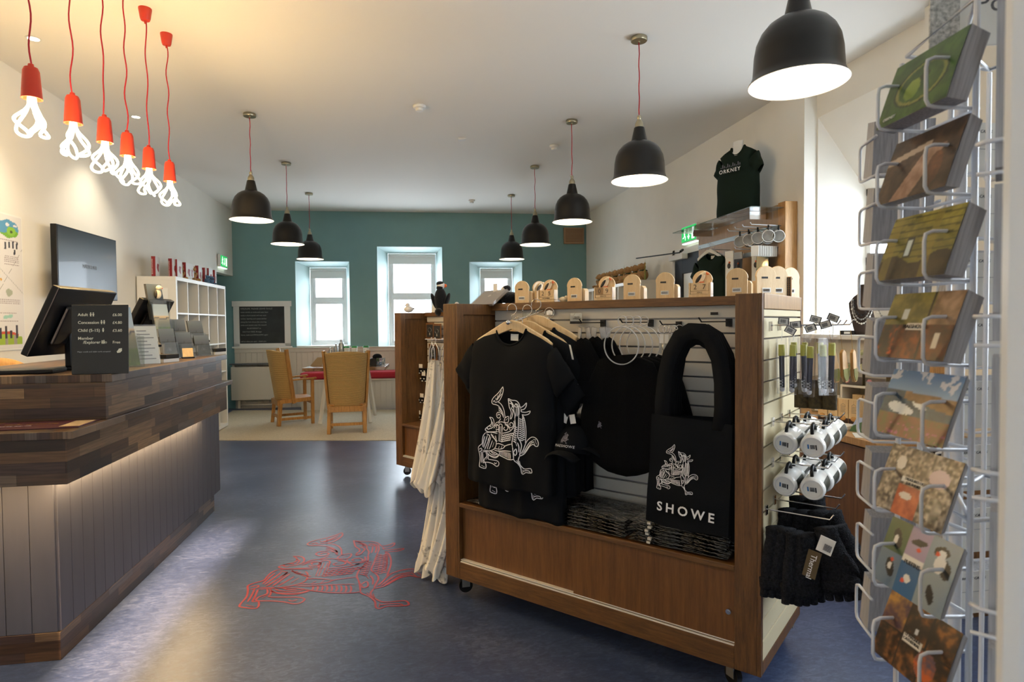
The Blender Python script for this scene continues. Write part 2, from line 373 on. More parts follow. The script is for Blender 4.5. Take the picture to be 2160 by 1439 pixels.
for k, (ya, yb, za, zb) in enumerate(((Y0, Y1, Z0, Z1), (.6, 2.1, 1.15, 2.7))):  # last entry: unseen window, added to fill the room with daylight
    o = thing('window_%d' % (4+k), 'white framed window in the side wall', 'window'); o['kind'] = 'structure'; t = .05
    MB().box(3.6, ya, za, 3.66, ya+t, zb).box(3.6, yb-t, za, 3.66, yb, zb).box(3.6, ya, za, 3.66, yb, za+t).box(3.6, ya, zb-t, 3.66, yb, zb).box(3.6, ya, (za+zb)/2-.03, 3.66, yb, (za+zb)/2+.03).build('window_frame', K['upvc'], o)
    MB().box(3.63, ya+t, za+t, 3.634, yb-t, zb-t).build('pane', K['glass'], o)
    portal((3.72, (ya+yb)/2, (za+zb)/2), (0, radians(90), 0), zb-za, yb-ya)
# wall behind the camera: a narrow glazed side light lets the low sun along the counter
wf = MB().box(-3.4, -2.2, 0, -1.38, -2.0, CH).box(-1.09, -2.2, 0, 3.9, -2.0, CH).box(-1.38, -2.2, 2.14, -1.09, -2.0, CH)
struct(wf.build('wall_front', K['wallw']))
struct(MB().box(-1.38, -2.11, .02, -1.09, -2.106, 2.14).build('window_6', K['glass']))

# baseboards
struct(MB().box(-2.829, -2, 0, -2.81, 9.8, .1).build('baseboard_left', K['white']))
struct(MB().box(3.12, 4.5, 0, 3.14, 10.5, .1).box(3.12, 2.55, 0, 3.14, 3.33, .1).build('baseboard_right', K['white']))

# floor emblem and T-shirt print share one drawn design (strokes in a 1151 x 1439 design grid, y down)
def arc(cx, cy, r0, r1, a0, a1, n=14):
    return [(cx+(r0+(r1-r0)*i/n)*cos(radians(a0+(a1-a0)*i/n)), cy+(r0+(r1-r0)*i/n)*sin(radians(a0+(a1-a0)*i/n))) for i in range(n+1)]
DR = [
 # plume above the back
 [(392,108),(372,140),(335,185),(285,225),(255,262),(250,295),(268,312),(310,318),(345,330),(368,352),(385,375)],
 [(392,108),(400,150),(388,215),(365,262),(345,285),(372,300),(400,335),(418,385),(425,440),(430,475)],
 [(268,290),(285,268),(300,290),(345,280)], [(380,150),(350,215),(310,262)], [(385,190),(350,235),(322,268)], [(330,205),(335,262)],[(300,235),(312,268)],
 [(345,350),(372,372),(395,400),(405,430)], [(345,375),(378,400),(392,430)], [(385,375),(400,410),(408,450)],
 arc(345,445,42,10,-60,-560,26), [(372,412),(395,430),(410,470)], [(372,478),(352,505),(330,530)],
 # side flame and saddle scrolls
 [(212,468),(235,505),(235,550),(205,575),(180,600),(178,620),(205,640),(260,640),(330,632)],
 [(212,468),(250,478),(270,520),(268,570),(240,598),(212,602)], arc(212,598,28,10,-30,-300), [(268,570),(285,560),(300,535),(330,520)],
 [(232,510),(252,540),(245,575)], arc(325,580,32,12,120,-240), arc(425,590,40,12,-100,250), arc(500,545,42,12,200,-250),
 [(340,540),(360,520),(400,520),(440,545),(470,580),(490,610)], [(345,632),(345,570),(358,545),(378,545),(388,565),(388,632)],
 [(350,740),(352,570)],[(362,742),(364,570)],[(378,745),(380,570)],[(390,742),(390,630)], [(350,742),(390,745)],
 [(425,470),(470,452),(462,520),(415,515),(425,470)], [(430,500),(458,475)], [(500,610),(530,580),(540,540),(535,500)],
 [(390,650),(440,640),(490,620),(520,590)], [(300,600),(320,640)], [(270,600),(300,560),(330,545)],
 # head
 [(462,245),(500,265),(550,272),(582,300),(600,345),(618,345),(640,325),(660,300),(658,340),(640,370),(612,380),(618,400),(660,405),(706,392),(690,425),(650,437),(620,430)],
 [(462,245),(470,290),(480,345),(500,385),(505,420),(495,450),(495,485)], [(495,485),(512,462),(522,420),(525,385),(500,350)],
 [(470,265),(500,285),(530,330),(535,380),(548,430),(548,480)], [(490,275),(515,320),(512,350)], arc(560,325,22,14,0,360), [(545,300),(575,345),(580,400),(578,450)],
 [(560,350),(562,400),(560,450)], [(585,330),(592,390),(590,440)], [(480,300),(505,310),(525,350)], [(600,345),(612,380)],
 # neck and chest
 [(620,430),(640,470),(652,540),(655,620),(650,700),(645,760)], [(590,440),(585,520),(580,600),(575,680),(590,720),(600,740),(612,790),(605,850),(600,900)],
 [(548,480),(552,560),(540,620),(525,680),(520,750),(530,800)], [(625,440),(632,520),(638,600),(635,690)],
 # back, rump, hind leg
 [(330,632),(380,650)], [(180,650),(240,645),(330,655)], [(180,650),(158,685),(150,740),(145,780),(110,810),(96,840),(108,890),(118,960),(112,1040),(125,1062),(182,1076),(175,1010),(152,1010),(150,960),(145,880)],
 [(145,880),(200,872),(260,855),(295,830),(318,790),(315,720),(300,680)], [(108,850),(135,835),(138,860),(112,880)], [(130,870),(134,940),(134,1010)], [(135,1040),(170,1062)],
 [(175,690),(160,760),(150,820)],[(200,680),(180,760),(160,830)],[(225,680),(215,730),(190,800),(170,850)],[(240,700),(215,780),(195,850)],[(262,740),(235,810),(215,850)],[(285,760),(262,820)],[(240,660),(262,700),(290,720)],[(190,665),(225,690),(205,740)],
 # belly
 [(295,830),(330,835),(370,835),(410,820),(440,790),(520,765)], [(318,780),(350,770),(420,790)], [(345,835),(360,800)],[(380,832),(392,795)],[(410,820),(425,790)],
 [(145,860),(230,870),(300,880),(370,915),(450,940),(520,945),(548,935)], [(285,850),(350,860),(430,850),(520,850)],
 # second hind leg
 [(180,880),(190,930),(165,965),(165,1000),(210,1005),(270,1020),(310,1043),(335,1035),(345,1005),(335,985),(310,975),(250,972),(205,965),(205,940),(200,900)],
 [(190,880),(215,915),(260,930),(310,930),(350,905)], [(210,880),(240,905),(290,912),(330,895)], [(240,870),(262,890),(300,895)], [(285,1000),(300,1015),(318,1000)], [(195,940),(180,975)], [(200,900),(230,930),(300,945),(350,915)],
 # fore legs
 [(600,905),(590,960),(610,1010),(645,1050),(690,1045),(728,1043),(738,1085),(700,1092),(660,1092),(632,1113),(618,1095),(612,1040),(585,985),(560,960),(548,935)],
 [(610,1010),(600,960)], [(632,1080),(660,1070),(700,1070),(720,1085)], [(575,950),(600,1000)], [(630,1100),(632,1060)],
 [(600,905),(635,885),(660,850),(690,800),(720,775),(745,768),(770,785),(795,785),(803,755),(795,715),(770,690),(735,684),(700,698),(665,730),(645,775),(630,830),(612,880)],
 [(625,880),(665,790),(700,745),(740,725)], [(640,870),(680,800),(715,755),(745,745)], [(745,725),(765,775)],[(765,715),(785,765)],[(740,710),(780,712)],
 [(545,860),(565,820),(575,870),(560,895),(545,860)], [(530,800),(540,850),(550,935)], [(575,750),(590,800),(592,860)], [(555,740),(572,790)],
]
for i in range(9): DR.append([(352+i*19, 848+2*i), (360+i*19, 880+3*i), (358+i*19, 908+4*i)])            # ribs
for r in range(4):                                                                                     # scales along the flank
    for c in range(7-r//2): DR.append(arc(405+c*20-r*6, 665+r*24-c*5, 12, 12, 10, 170, 5))
for r in range(11):                                                                                    # scales up the neck
    for c in range(3): DR.append(arc(597+c*17, 470+r*24+(c % 2)*10, 10, 10, 20, 170, 4))
for r in range(8):
    for c in range(2): DR.append(arc(548+c*14+r*-1, 560+r*24+(c % 2)*10, 8, 8, 10, 180, 4))
for r in range(5): DR.append(arc(255+r*16, 668+r*16, 14, 14, 30, 200, 5))
def ribbons(mb, strokes, fn, wid):
    """fn maps design (x,y) to a 3d point; every stroke becomes a flat ribbon of the given design width"""
    for st in strokes:
        p = st
        if len(st) > 2:
            p = []
            for i in range(len(st)-1):
                a, b_, c, d = st[max(i-1, 0)], st[i], st[i+1], st[min(i+2, len(st)-1)]
                for k in range(3):
                    t = k/3; p.append(tuple(.5*((2*b_[j]) + (-a[j]+c[j])*t + (2*a[j]-5*b_[j]+4*c[j]-d[j])*t*t + (-a[j]+3*b_[j]-3*c[j]+d[j])*t**3) for j in (0, 1)))
            p.append(st[-1])
        vs = []
        for i, q in enumerate(p):
            a, b_ = p[max(i-1, 0)], p[min(i+1, len(p)-1)]; dx, dy = b_[0]-a[0], b_[1]-a[1]; l = sqrt(dx*dx+dy*dy) or 1
            h = wid/2*(1 if 0 < i < len(p)-1 else .5)
            vs += [fn(q[0]-dy/l*h, q[1]+dx/l*h), fn(q[0]+dy/l*h, q[1]-dx/l*h)]
        mb.add(vs, [(2*i, 2*i+1, 2*i+3, 2*i+2) for i in range(len(p)-1)])
    return mb
# floor inlay placement: affine fit of four measured floor points
def emb(x, y): return (.001318*x - .0000222*y - .96, -.000168*x - .001118*y + 4.374, .0012)
fl = MB(); ribbons(fl, DR, emb, 8)
tag(fl.build('floor_emblem', K['redl']), 'red line drawing of a dragon laid into the blue floor', 'floor graphic')

# ================= display gondola (mobile slatwall unit) =================
GA = radians(-46.97); G1 = (.18, 3.12)
def gp(u, w, z=0):      # local gondola point -> world
    return (G1[0] + u*cos(GA) - w*sin(GA), G1[1] + u*sin(GA) + w*cos(GA), z)
L, D, T, PW = 1.546, .60, 1.485, .095
K['slat'] = mat('slat_laminate', 'CFCBC2', .4); K['groove'] = mat('slat_groove', '8A8A8C', .35, .6); K['grooved'] = mat('slat_groove_dark', '4A4038', .6); K['slatb'] = mat('slat_beige', 'D8CBA8', .45)
def caster_mb():
    m = MB().box(-.03, -.03, .09, .03, .03, .095).box(-.02, -.018, .03, .02, -.014, .09).box(-.02, .014, .03, .02, .018, .09).box(-.02, -.018, .08, .02, .018, .09).box(.02, -.012, .062, .06, .012, .07)
    return m
def gondola(label):
    g = thing('display_gondola', label, 'display stand', (*G1, 0), GA)
    e = MB().box(0, 0, .105, PW-.012, D, T).build('end_panel', K['oak'], g, bevel=.003)
    f = MB(); x0, x1 = PW-.012, PW
    f.box(x0, 0, .105, x1, .05, T).box(x0, .05, T-.055, x1, D-.05, T).box(x0, D-.05, .105, x1, D, T).box(x0, .05, .105, x1, D-.05, .2)
    f.build('panel_frame', K['oak'], e, bevel=.0015)
    e = MB().box(L-PW, 0, .105, L-.014, D, T).build('end_panel', K['oak'], g, bevel=.003)
    m = MB(); m.box(L-.014, 0, .105, L, .022, T).box(L-.014, D-.022, .105, L, D, T).box(L-.014, .022, .105, L, D-.022, .15)
    m.build('edge_trim', K['oak'], e, bevel=.002)
    MB().box(L-.014, .022, T-.055, L+.002, D-.022, T).build('top_band', K['oakln'], e, bevel=.002)
    m = MB(); z = .155
    while z < T-.07: m.box(L-.012, .024, z, L, D-.024, min(z+.072, T-.058)); z += .078
    m.build('slat_boards', K['slatb'], e, bevel=.0015)
    MB().box(L-.0135, .023, .15, L-.011, D-.023, T-.06).build('groove_lining', K['grooved'], e)
    MB().box(PW, .27, 1.452, L-PW, .40, T+.004).build('top_rail', K['oakh'], g, bevel=.002)
    m = MB(); z = 1.398-.062*15
    while z < 1.42:
        m.box(PW, .30, z+.004, L-PW, .312, z+.058 if z+.1 < 1.44 else 1.452)
        z += .062
    s = m.build('slatwall', K['slat'], g, bevel=.0015)
    MB().box(PW, .311, .47, L-PW, .335, 1.452).build('groove_lining', K['groove'], s)
    MB().box(PW, .335, .105, L-PW, .36, 1.452).box(PW, .60, .105, L-PW, .62, .48).box(PW, .36, .47, L-PW, .62, .49).build('back_board', K['oakh'], g)
    MB().box(PW, .0, .468, L-PW, .30, .49).build('shelf_board', K['oakh'], g, bevel=.003)
    MB().box(PW, 0, .105, L-PW, .03, .19).box(PW, .03, .105, L-PW, .60, .12).build('bottom_rail', K['oakh'], g, bevel=.002)
    MB().box(PW+.002, .006, .1995, L-PW-.002, .026, .203).box(PW+.002, .003, .19, L-PW-.002, .028, .1945).build('door_track', K['lam'], g)
    MB().box(PW+.002, .026, .196, .80, .040, .466).build('sliding_door', K['oakp'], g)
    d = MB().box(.755, .008, .196, L-PW-.002, .022, .466).build('sliding_door', K['oakp'], g, bevel=.001)
    MB().cyl((1.43, .008, .315), (1.43, -.004, .315), .010).cyl((1.43, -.004, .315), (1.43, -.006, .315), .006).build('lock', K['chrome'], d, smooth=2)
    for (x, y, r) in ((.07, .07, .9), (L-.12, .07, 2.6), (.07, D-.07, 2), (L-.07, D-.07, 0)):
        c = caster_mb().build('caster', K['steel'], g, loc=(x, y, .01), rot=(0, 0, r))
        MB().cyl((0, -.012, .035), (0, .012, .035), .035, n=24).cyl((0, -.014, .035), (0, .014, .035), .012).build('wheel', K['black'], c, smooth=2)
    return g
g1 = gondola('oak framed mobile display stand hung with black clothing')
g2 = dup(g1, (-.113, 5.671, 0), radians(-53), 'second oak display stand on wheels, behind the white scarves')
# waterfall arms and pegs on the front slatwall are parts of the stand
def arm(x, y1, z0, z1, par=g1, r=.005):
    m = MB().box(x-.018, .285, z0-.03, x+.018, .30, z0+.012).tube([(x, .29, z0), (x, y1, z1)], r, 8).ell((x, y1-.008, z1+.004), .011)
    m.build('display_arm', K['chrome'], par, smooth=2)
arm(.455, -.045, 1.455, 1.385); arm(.43, .17, 1.40, 1.395)
for x, y1, z in ((.75, .10, 1.385), (.99, .02, 1.385), (1.12, .12, 1.375), (1.335, -.02, 1.385), (.80, .14, 1.01), (.70, .08, 1.01)): 
    m = MB().box(x-.012, .288, z-.02, x+.012, .30, z+.012).tube([(x, .29, z), (x, y1, z), (x-.008, y1-.008, z+.016)], .003, 6)
    m.build('peg', K['black'] if z > 1.37 else K['chrome'], g1, smooth=2)

# ---- garments ----
def tshirt(name, label, cmat, W=.245, Hh=.72, group=None, printed=True, seed=0, sl=1.0, text=None, fit=0):
    """origin at the collar sides, front faces -y"""
    rnd = random.Random(seed); ph = [rnd.uniform(0, 6) for _ in range(4)]
    t = thing(name, label, 't-shirt', group=group)
    def rip(x, z):
        k = min(1, max(0, (-z-.15)/.4))
        return k*(.007*sin(x*34+ph[0]+z*3)+.004*sin(x*61+ph[1]-z*5))*(1-fit) + .003*sin(z*30+x*12+ph[2])
    def yf(x, z):
        a = W*(.97+.06*min(1, -z/Hh)); q = max(0, 1-min(1, abs(x)/a)**2)
        return -(.048+.02*fit)*q**.32 + rip(x, z)
    rings = []; n = 96
    prof = [(.082, -.0, -.075, .020), (.10, -.012, -.088, .028), (.16, -.038, -.12, .036), (.215, -.066, -.16, .044), (W-.008, -.12, -.19, .047), (W, -.20, -.235, .048)]
    zz = [(-.235 - (Hh-.235)*i/30) for i in range(1, 31)]
    for a, zs, zc, b in prof:
        R = []
        for i in range(n):
            th = 2*pi*i/n; cx, sy = cos(th), sin(th); k = 1-abs(cx)
            if a < .12: k = abs(sy)**1.3
            front = sy < 0; z = zs + (zc-zs)*(k**.8)*(1 if front else .25)
            y = (-1 if front else 1)*b*abs(sy)**.55
            if a >= .2 and front: y = max(y, -b) + rip(a*cx, z)*.6
            R.append((a*cx*W/.245, y, z))
        rings.append(R)
    for z in zz:
        a = W*(.97+.06*min(1, -z/Hh)); R = []
        for i in range(n):
            th = 2*pi*i/n; x = a*cos(th); b = .048 + .02*fit
            y = yf(x, z) if sin(th) <= 0 else b*abs(sin(th))**.64 + rip(x, z)*.5
            R.append((x, y, z + (.006*sin(6*th+ph[3]) if z == zz[-1] else 0)))
        rings.append(R)
    MB().loft(rings, cap=False).build('body', cmat, t, smooth=True).modifiers.new('solid', 'SOLIDIFY').thickness = .0015
    # ribbed collar
    MB().tube([(r[0]*1.01, r[1]*1.02-.0005, r[2]) for r in rings[0]], .006, 6, closed=True).build('collar', cmat, t, smooth=True)
    for s in (-1, 1):
        R = []
        for k in range(7):
            f = k/6; cx, cz = (.195+.105*f*sl)*W/.245, -.125-.125*f; hw = .078-.004*f
            dx, dz = .64, -.77; nx, nz = -dz, dx    # across-sleeve direction
            R.append([(s*(cx + nx*hw*cos(2*pi*i/16)*.75), .026*sin(2*pi*i/16)*(1+.25*sin(f*5)) + .004*sin(9*f+i), cz + nz*hw*cos(2*pi*i/16)) for i in range(16)])
        MB().loft(R, cap=False).build('sleeve', cmat, t, smooth=True).modifiers.new('solid', 'SOLIDIFY').thickness = .0015
    if printed:
        m = MB(); x0, z0, k = -.143, -.265, .000472
        Q = lambda x, y: ((x-109)*k + x0, z0-(y-115)*.000395+(x-391)*.0000475)
        ribbons(m, DR, lambda x, y: (Q(x, y)[0], yf(*Q(x, y)) - .0032, Q(x, y)[1]), 9)
        m.build('print', K['print'], t)
    if not fit: MB().hexa([(-.022, .02, -.022), (.022, .02, -.022), (.022, .019, -.055), (-.022, .019, -.055), (-.022, .0215, -.022), (.022, .0215, -.022), (.022, .0205, -.055), (-.022, .0205, -.055)]).build('neck_label', K['paper'], t)
    return t
def hanger(label, m1=None, group=None):
    h = thing('clothes_hanger', label, 'hanger', group=group)
    out = [(-.215, -.075), (-.19, -.055), (-.10, -.008), (-.04, .022), (0, .03), (.04, .022), (.10, -.008), (.19, -.055), (.215, -.075), (.205, -.105), (.16, -.075), (.08, -.038), (0, -.012), (-.08, -.038), (-.16, -.075), (-.205, -.105)]
    MB().prism(out, -.008, .008).build('hanger_body', m1 or K['ply'], h, bevel=.004)
    pts = [(0, 0, .025), (0, 0, .05)] + [(.026*cos(radians(a)) - .0, 0, .078+.026*sin(radians(a))) for a in range(-90, 181, 18)][5:]
    MB().tube([(0, 0, .02), (0, 0, .052), (.012, 0, .056), (.024, 0, .068)] + [(.026*cos(radians(a)), 0, .078+.026*sin(radians(a))) for a in range(0, 200, 18)], .0018, 6).build('hook', K['chrome'], h, smooth=True)
    return h
names = ['black T-shirt with a large white dragon print, front of the rail', 'second black dragon T-shirt directly behind the front one, hem hanging lower',
         'third black dragon T-shirt, its print edge showing', 'black T-shirt fourth in the row of dragon shirts', 'black T-shirt on the separate wooden hanger against the slats']
base_ts = tshirt('hanging_tshirt', names[0], K['cloth'], W=.243, Hh=.73, group='black shirts on wooden hangers')
base_ts.location = gp(.452, -.02, 1.36); base_ts.rotation_euler = (0, radians(1.5), GA)
hg = hanger('wooden hanger of the front dragon T-shirt', group='wooden hangers on the display stand'); hg.location = gp(.452, -.02, 1.37); hg.rotation_euler = (0, 0, GA+.05)
hl = ['wooden hanger just behind the front one', 'third wooden hanger in the row of shirts', 'fourth wooden hanger in the row', 'wooden hanger of the shirt nearest the slats']
for i, (u, w_, z, ry) in enumerate(((.47, .03, 1.30, 1.0), (.49, .075, 1.345, -1), (.51, .12, 1.36, .5), (.50, .215, 1.345, 0))):
    dup(base_ts, gp(u, w_, z), rot=(0, radians(ry), GA-.03*i), label=names[i+1], scale=(1, 1, 1.1 if i == 0 else 1))
    dup(hg, gp(u-.02*(i < 3), w_, z+.01 + .012*i*(i < 3)), rot=(0, 0, GA+.04*i), label=hl[i])

# ---- tote bags ----
def tote(label):
    t = thing('tote_bag', label, 'bag', group='black tote bags with long handles')
    def yf(x, z): return -.012 + .004*sin(x*22+z*8) + .003*sin(z*26)
    m = MB(); W2, H2 = .158, .43
    m.sheet(lambda u, v: ((u*2-1)*W2*(1+.03*v), yf((u*2-1)*W2, -v*H2), -v*H2 - .008*sin(u*5)*v), 40, 40)
    m.sheet(lambda u, v: ((1-u*2)*W2*(1+.03*v), .012+.003*sin(u*9), -v*H2 - .01*v), 16, 16)
    m.build('bag_body', K['cloth'], t, smooth=True)
    for y in (-.010, .012):
        pts = [(-.115, y, -.03), (-.118, y, .05), (-.112, y*.9, .15), (-.095, y*.8, .24), (-.06, y*.6, .31), (-.02, y*.5, .335), (.02, y*.5, .335), (.06, y*.6, .31), (.095, y*.8, .24), (.112, y*.9, .15), (.118, y, .05), (.115, y, -.03)]
        m = MB(); n = len(pts); vs = []
        for i, p in enumerate(pts):
            a, b = pts[max(i-1, 0)], pts[min(i+1, n-1)]; dx, dz = b[0]-a[0], b[2]-a[2]; l = sqrt(dx*dx+dz*dz); h = .031
            vs += [(p[0]-dz/l*h, y, p[2]+dx/l*h), (p[0]+dz/l*h, y-.003, p[2]-dx/l*h)]
        m.add(vs, [(2*i, 2*i+1, 2*i+3, 2*i+2) for i in range(n-1)])
        m.build('handle', K['cloth'], t, smooth=True).modifiers.new('solid', 'SOLIDIFY').thickness = .003
    m = MB(); k = .000235; Q = lambda x, y: ((x-100)*k - .125, -.105-(y-105)*.00019+(x-391)*.00002)
    ribbons(m, DR, lambda x, y: (Q(x, y)[0], yf(*Q(x, y))-.0022, Q(x, y)[1]), 9)
    m.build('print', K['print'], t)
    return t
def text(s, size, m, parent=None, loc=(0,0,0), rot=(pi/2, 0, 0), name='lettering', al='LEFT', space=1.0, bold=0, ext=.0003, fn=None, sx=1):
    c = bpy.data.curves.new('t', 'FONT'); c.body = s; c.size = size; c.align_x = al; c.space_character = space; c.extrude = ext; c.offset = bold; c.resolution_u = 3
    o = bpy.data.objects.new('t', c); me = bpy.data.meshes.new_from_object(o); bpy.data.objects.remove(o)
    me.materials.clear(); me.materials.append(m)
    if fn:
        for v in me.vertices: v.co = fn(*v.co)
    if sx != 1:
        for v in me.vertices: v.co.x *= sx
    o = bpy.data.objects.new(name, me); COL.objects.link(o); o.location = loc; o.rotation_euler = rot
    if parent: o.parent = parent
    return o
tb = tote('black tote bag printed with a small dragon and white capitals, front of its peg')
text('SHOWE', .05, K['print'], tb, (-.115, -.021, -.375), space=1.5, bold=.001)
tb.location = gp(1.285, .015, 1.015); tb.rotation_euler = (0, radians(3), GA+.01)
dup(tb, gp(1.285, .065, .99), rot=(0, radians(1), GA-.03), label='second black tote bag hanging behind the front printed one')
dup(tb, gp(1.285, .12, 1.01), rot=(0, radians(-1), GA), label='black tote bag nearest the slats, its brown-black folds beside the post')

# ---- knitted snoods on clear ring hangers ----
def snood(label):
    t = thing('neck_warmer', label, 'scarf', group='black neck warmers on clear ring hangers')
    m = MB(); R = []
    for j in range(13):
        v = j/12; z = -.05-.50*v; hw = .13 + .085*sin(min(1, v*1.25)*pi/2); R.append([])
        for i in range(30):
            th = 2*pi*i/30; x = hw*cos(th)
            zz = z + (.10*v*(abs(x)/hw)**2) - .03*(1-v)*(abs(x)/hw)**2
            R[-1].append((x, .028*sin(th)*(1+.15*sin(x*60)) + .004*sin(zz*40+x*9), zz))
    m.loft(R); m.build('knitted_body', K['knit'], t, smooth=True)
    m = MB(); ribbons(m, DR, lambda x, y: (-.10+(x-450)*.00003, -.034, -.33-(y-105)*.00003), 26); m.build('badge', mat('dull_badge', '6A6A78', .6), t)
    m = MB().tube([(.078*sin(2*pi*i/36), -.031, -.01+.078*cos(2*pi*i/36)) for i in range(36)], .0028, 6, closed=True)
    m.tube([(.02*sin(2*pi*i/20), -.02, .092+.02*cos(2*pi*i/20)) for i in range(20)], .002, 5, closed=True)
    m.build('ring_hanger', K['ringpl'], t, smooth=True)
    return t
K['ringpl'] = mat('clear_ring_plastic', 'D8DADC', .1, alpha=.55)
sn = snood('black neck warmer on a clear ring hanger, front of the peg')
sn.location = gp(.985, .05, 1.30); sn.rotation_euler = (0, 0, GA)
for i, l in enumerate(('second black neck warmer on the peg, ring just behind the first', 'third black neck warmer, between the front two and the slats', 'black neck warmer nearest the slats')):
    dup(sn, gp(.993+.01*i, .10+.05*i, 1.30), rot=(0, 0, GA-.05), label=l)
# ---- beanies ----
def beanie(label):
    t = thing('knitted_hat', label, 'hat', group='black knitted hats on the peg')
    R = []
    for j in range(11):
        v = j/10; hw = .035 + .078*sin(min(1, v*1.5)*pi/2); R.append([(hw*cos(2*pi*i/28)*(1+.02*sin(i*3)), .035*sin(2*pi*i/28)*(.5+.5*v), -.26*v**.9 + .02 - .02*(abs(cos(2*pi*i/28)))*(1-v)) for i in range(28)])
    MB().loft(R).build('crown', K['knit'], t, smooth=True)
    MB().loft([[(.12*cos(2*pi*i/28), .041*sin(2*pi*i/28), z) for i in range(28)] for z in (-.17, -.185, -.25, -.265)]).build('cuff', K['knit'], t, smooth=True)
    MB().hexa([(-.052, -.036, -.01), (-.036, -.046, -.012), (-.018, -.05, -.075), (-.034, -.04, -.075), (-.052, -.0355, -.01), (-.036, -.0455, -.012), (-.018, -.0495, -.075), (-.034, -.0395, -.075)]).build('swing_tag', K['paper'], t)
    MB().prism([(-.02, -.215), (.015, -.215), (0, -.195), (-.002, -.18)], -.044, -.042).build('badge', bpy.data.materials['dull_badge'], t)
    return t
bn = beanie('black knitted hat with a paper tag, front of its peg'); bn.location = gp(.775, .07, 1.30); bn.rotation_euler = (0, 0, GA)
dup(bn, gp(.80, .13, 1.305), rot=(0, 0, GA-.1), label='second black knitted hat, behind the tagged one'); dup(bn, gp(.83, .19, 1.30), rot=(0, 0, GA), label='black knitted hat nearest the slats')
def cap(label):
    t = thing('baseball_cap', label, 'cap', group='black caps below the knitted hats')
    R = []
    for j in range(9):
        a = pi/2*j/8; R.append([(.092*sin(a)*cos(2*pi*i/28), .10*sin(a)*sin(2*pi*i/28)*.8, .125*cos(a)) for i in range(28)])
    MB().loft(R).build('crown', K['cloth'], t, smooth=True)
    m = MB(); m.sheet(lambda u, v: ((u*2-1)*.085*(1-.15*v), -.07-.065*v*(1-(u*2-1)**2*.55), .004-.022*v-.028*(u*2-1)**2), 14, 5)
    m.build('brim', K['cloth'], t, smooth=True).modifiers.new('solid', 'SOLIDIFY').thickness = .003
    def cy(x, z): return -.08*sqrt(max(.02, 1-(x/.092)**2-(z/.125)**2))-.003
    m = MB(); ribbons(m, DR, lambda x, y: ((x-450)*.00005, cy((x-450)*.00005, .085-(y-105)*.00005), .085-(y-105)*.00005), 22); m.build('badge', bpy.data.materials['dull_badge'], t)
    text('MAESHOWE', .016, K['print'], t, (-.045, -.003, .018), fn=lambda x, y, z: (x, -cy(x-.045, y+.018)*-1+.0, y), space=1.15, rot=(0, 0, 0))
    MB().ell((0, 0, .127), .006).build('button', K['cloth'], t, smooth=True)
    return t
cp = cap('black cap with small dragon badge, hung below the knitted hats'); cp.location = gp(.74, .03, .815); cp.rotation_euler = (radians(-14), 0, GA)
dup(cp, gp(.80, .12, .835), rot=(radians(-12), 0, GA+.1), label='second black cap, tucked behind the badged one')
dup(cp, gp(.60, .17, .86), rot=(radians(-12), 0, GA+.4), label='black cap in shadow beside the dragon shirts')
# small accessory packets and key rings
def packet(label, w_, h, col, group):
    t = thing('accessory_packet', label, 'packet', group=group)
    MB().box(-w_/2, -.004, -h, w_/2, .004, 0).build('bag', K['poly'], t)
    MB().box(-w_/2+.003, -.0015, -h+.004, w_/2-.003, .0015, -.004).build('card', col, t)
    return t
pk = packet('clear packet of hair grips below the hats', .06, .075, K['steel'], 'small packets on the pegs'); pk.location = gp(.80, .05, 1.035); pk.rotation_euler = (0, .3, GA)
for i, l in enumerate(('small white tag hanging in front of the clear packet', 'white price tag beside the clear packet')):
    o = MB().box(-.014, -.001, -.04, .014, .001, 0).build('price_tag', K['paper'], None, loc=gp(.715+.03*i, .02, .985), rot=(0, .3-.5*i, GA)); tag(o, l, 'tag')
for i in range(5):
    o = packet('white swing card hanging above the knitted hats, number %d' % i, .03, .055, K['paper'], 'white cards above the knitted hats') if i == 0 else dup(o, group='white cards above the knitted hats')
    o['label'] = 'small white card on the peg above the black knitted hats'; o.location = gp(.735+.02*i, .11+.03*i, 1.365); o.rotation_euler = (0, .2*(-1)**i, GA+.3*(i-2))
kr = thing('key_ring', 'metal key ring with long pendant, on the peg beside the ring hangers', 'key ring', gp(1.115, .13, 1.37), GA, 'metal key rings on one peg')
MB().tube([(.018*sin(2*pi*i/20), 0, -.014+.018*cos(2*pi*i/20)) for i in range(20)], .0018, 6, closed=True).build('split_ring', K['chrome'], kr, smooth=True)
MB().box(-.010, -.001, -.072, .006, .001, -.035).build('price_card', K['paper'], kr)
MB().box(-.012, -.003, -.115, -.002, .0, -.072).ell((.008, -.002, -.09), (.008, .003, .014)).build('pendant', K['steel'], kr, bevel=.001)
for i, c in enumerate(('second key ring along the peg', 'third key ring along the peg', 'key ring nearest the slats')):
    dup(kr, gp(1.12+.012*i, .17+.035*i, 1.368), GA+.3*i, 'metal ' + c)
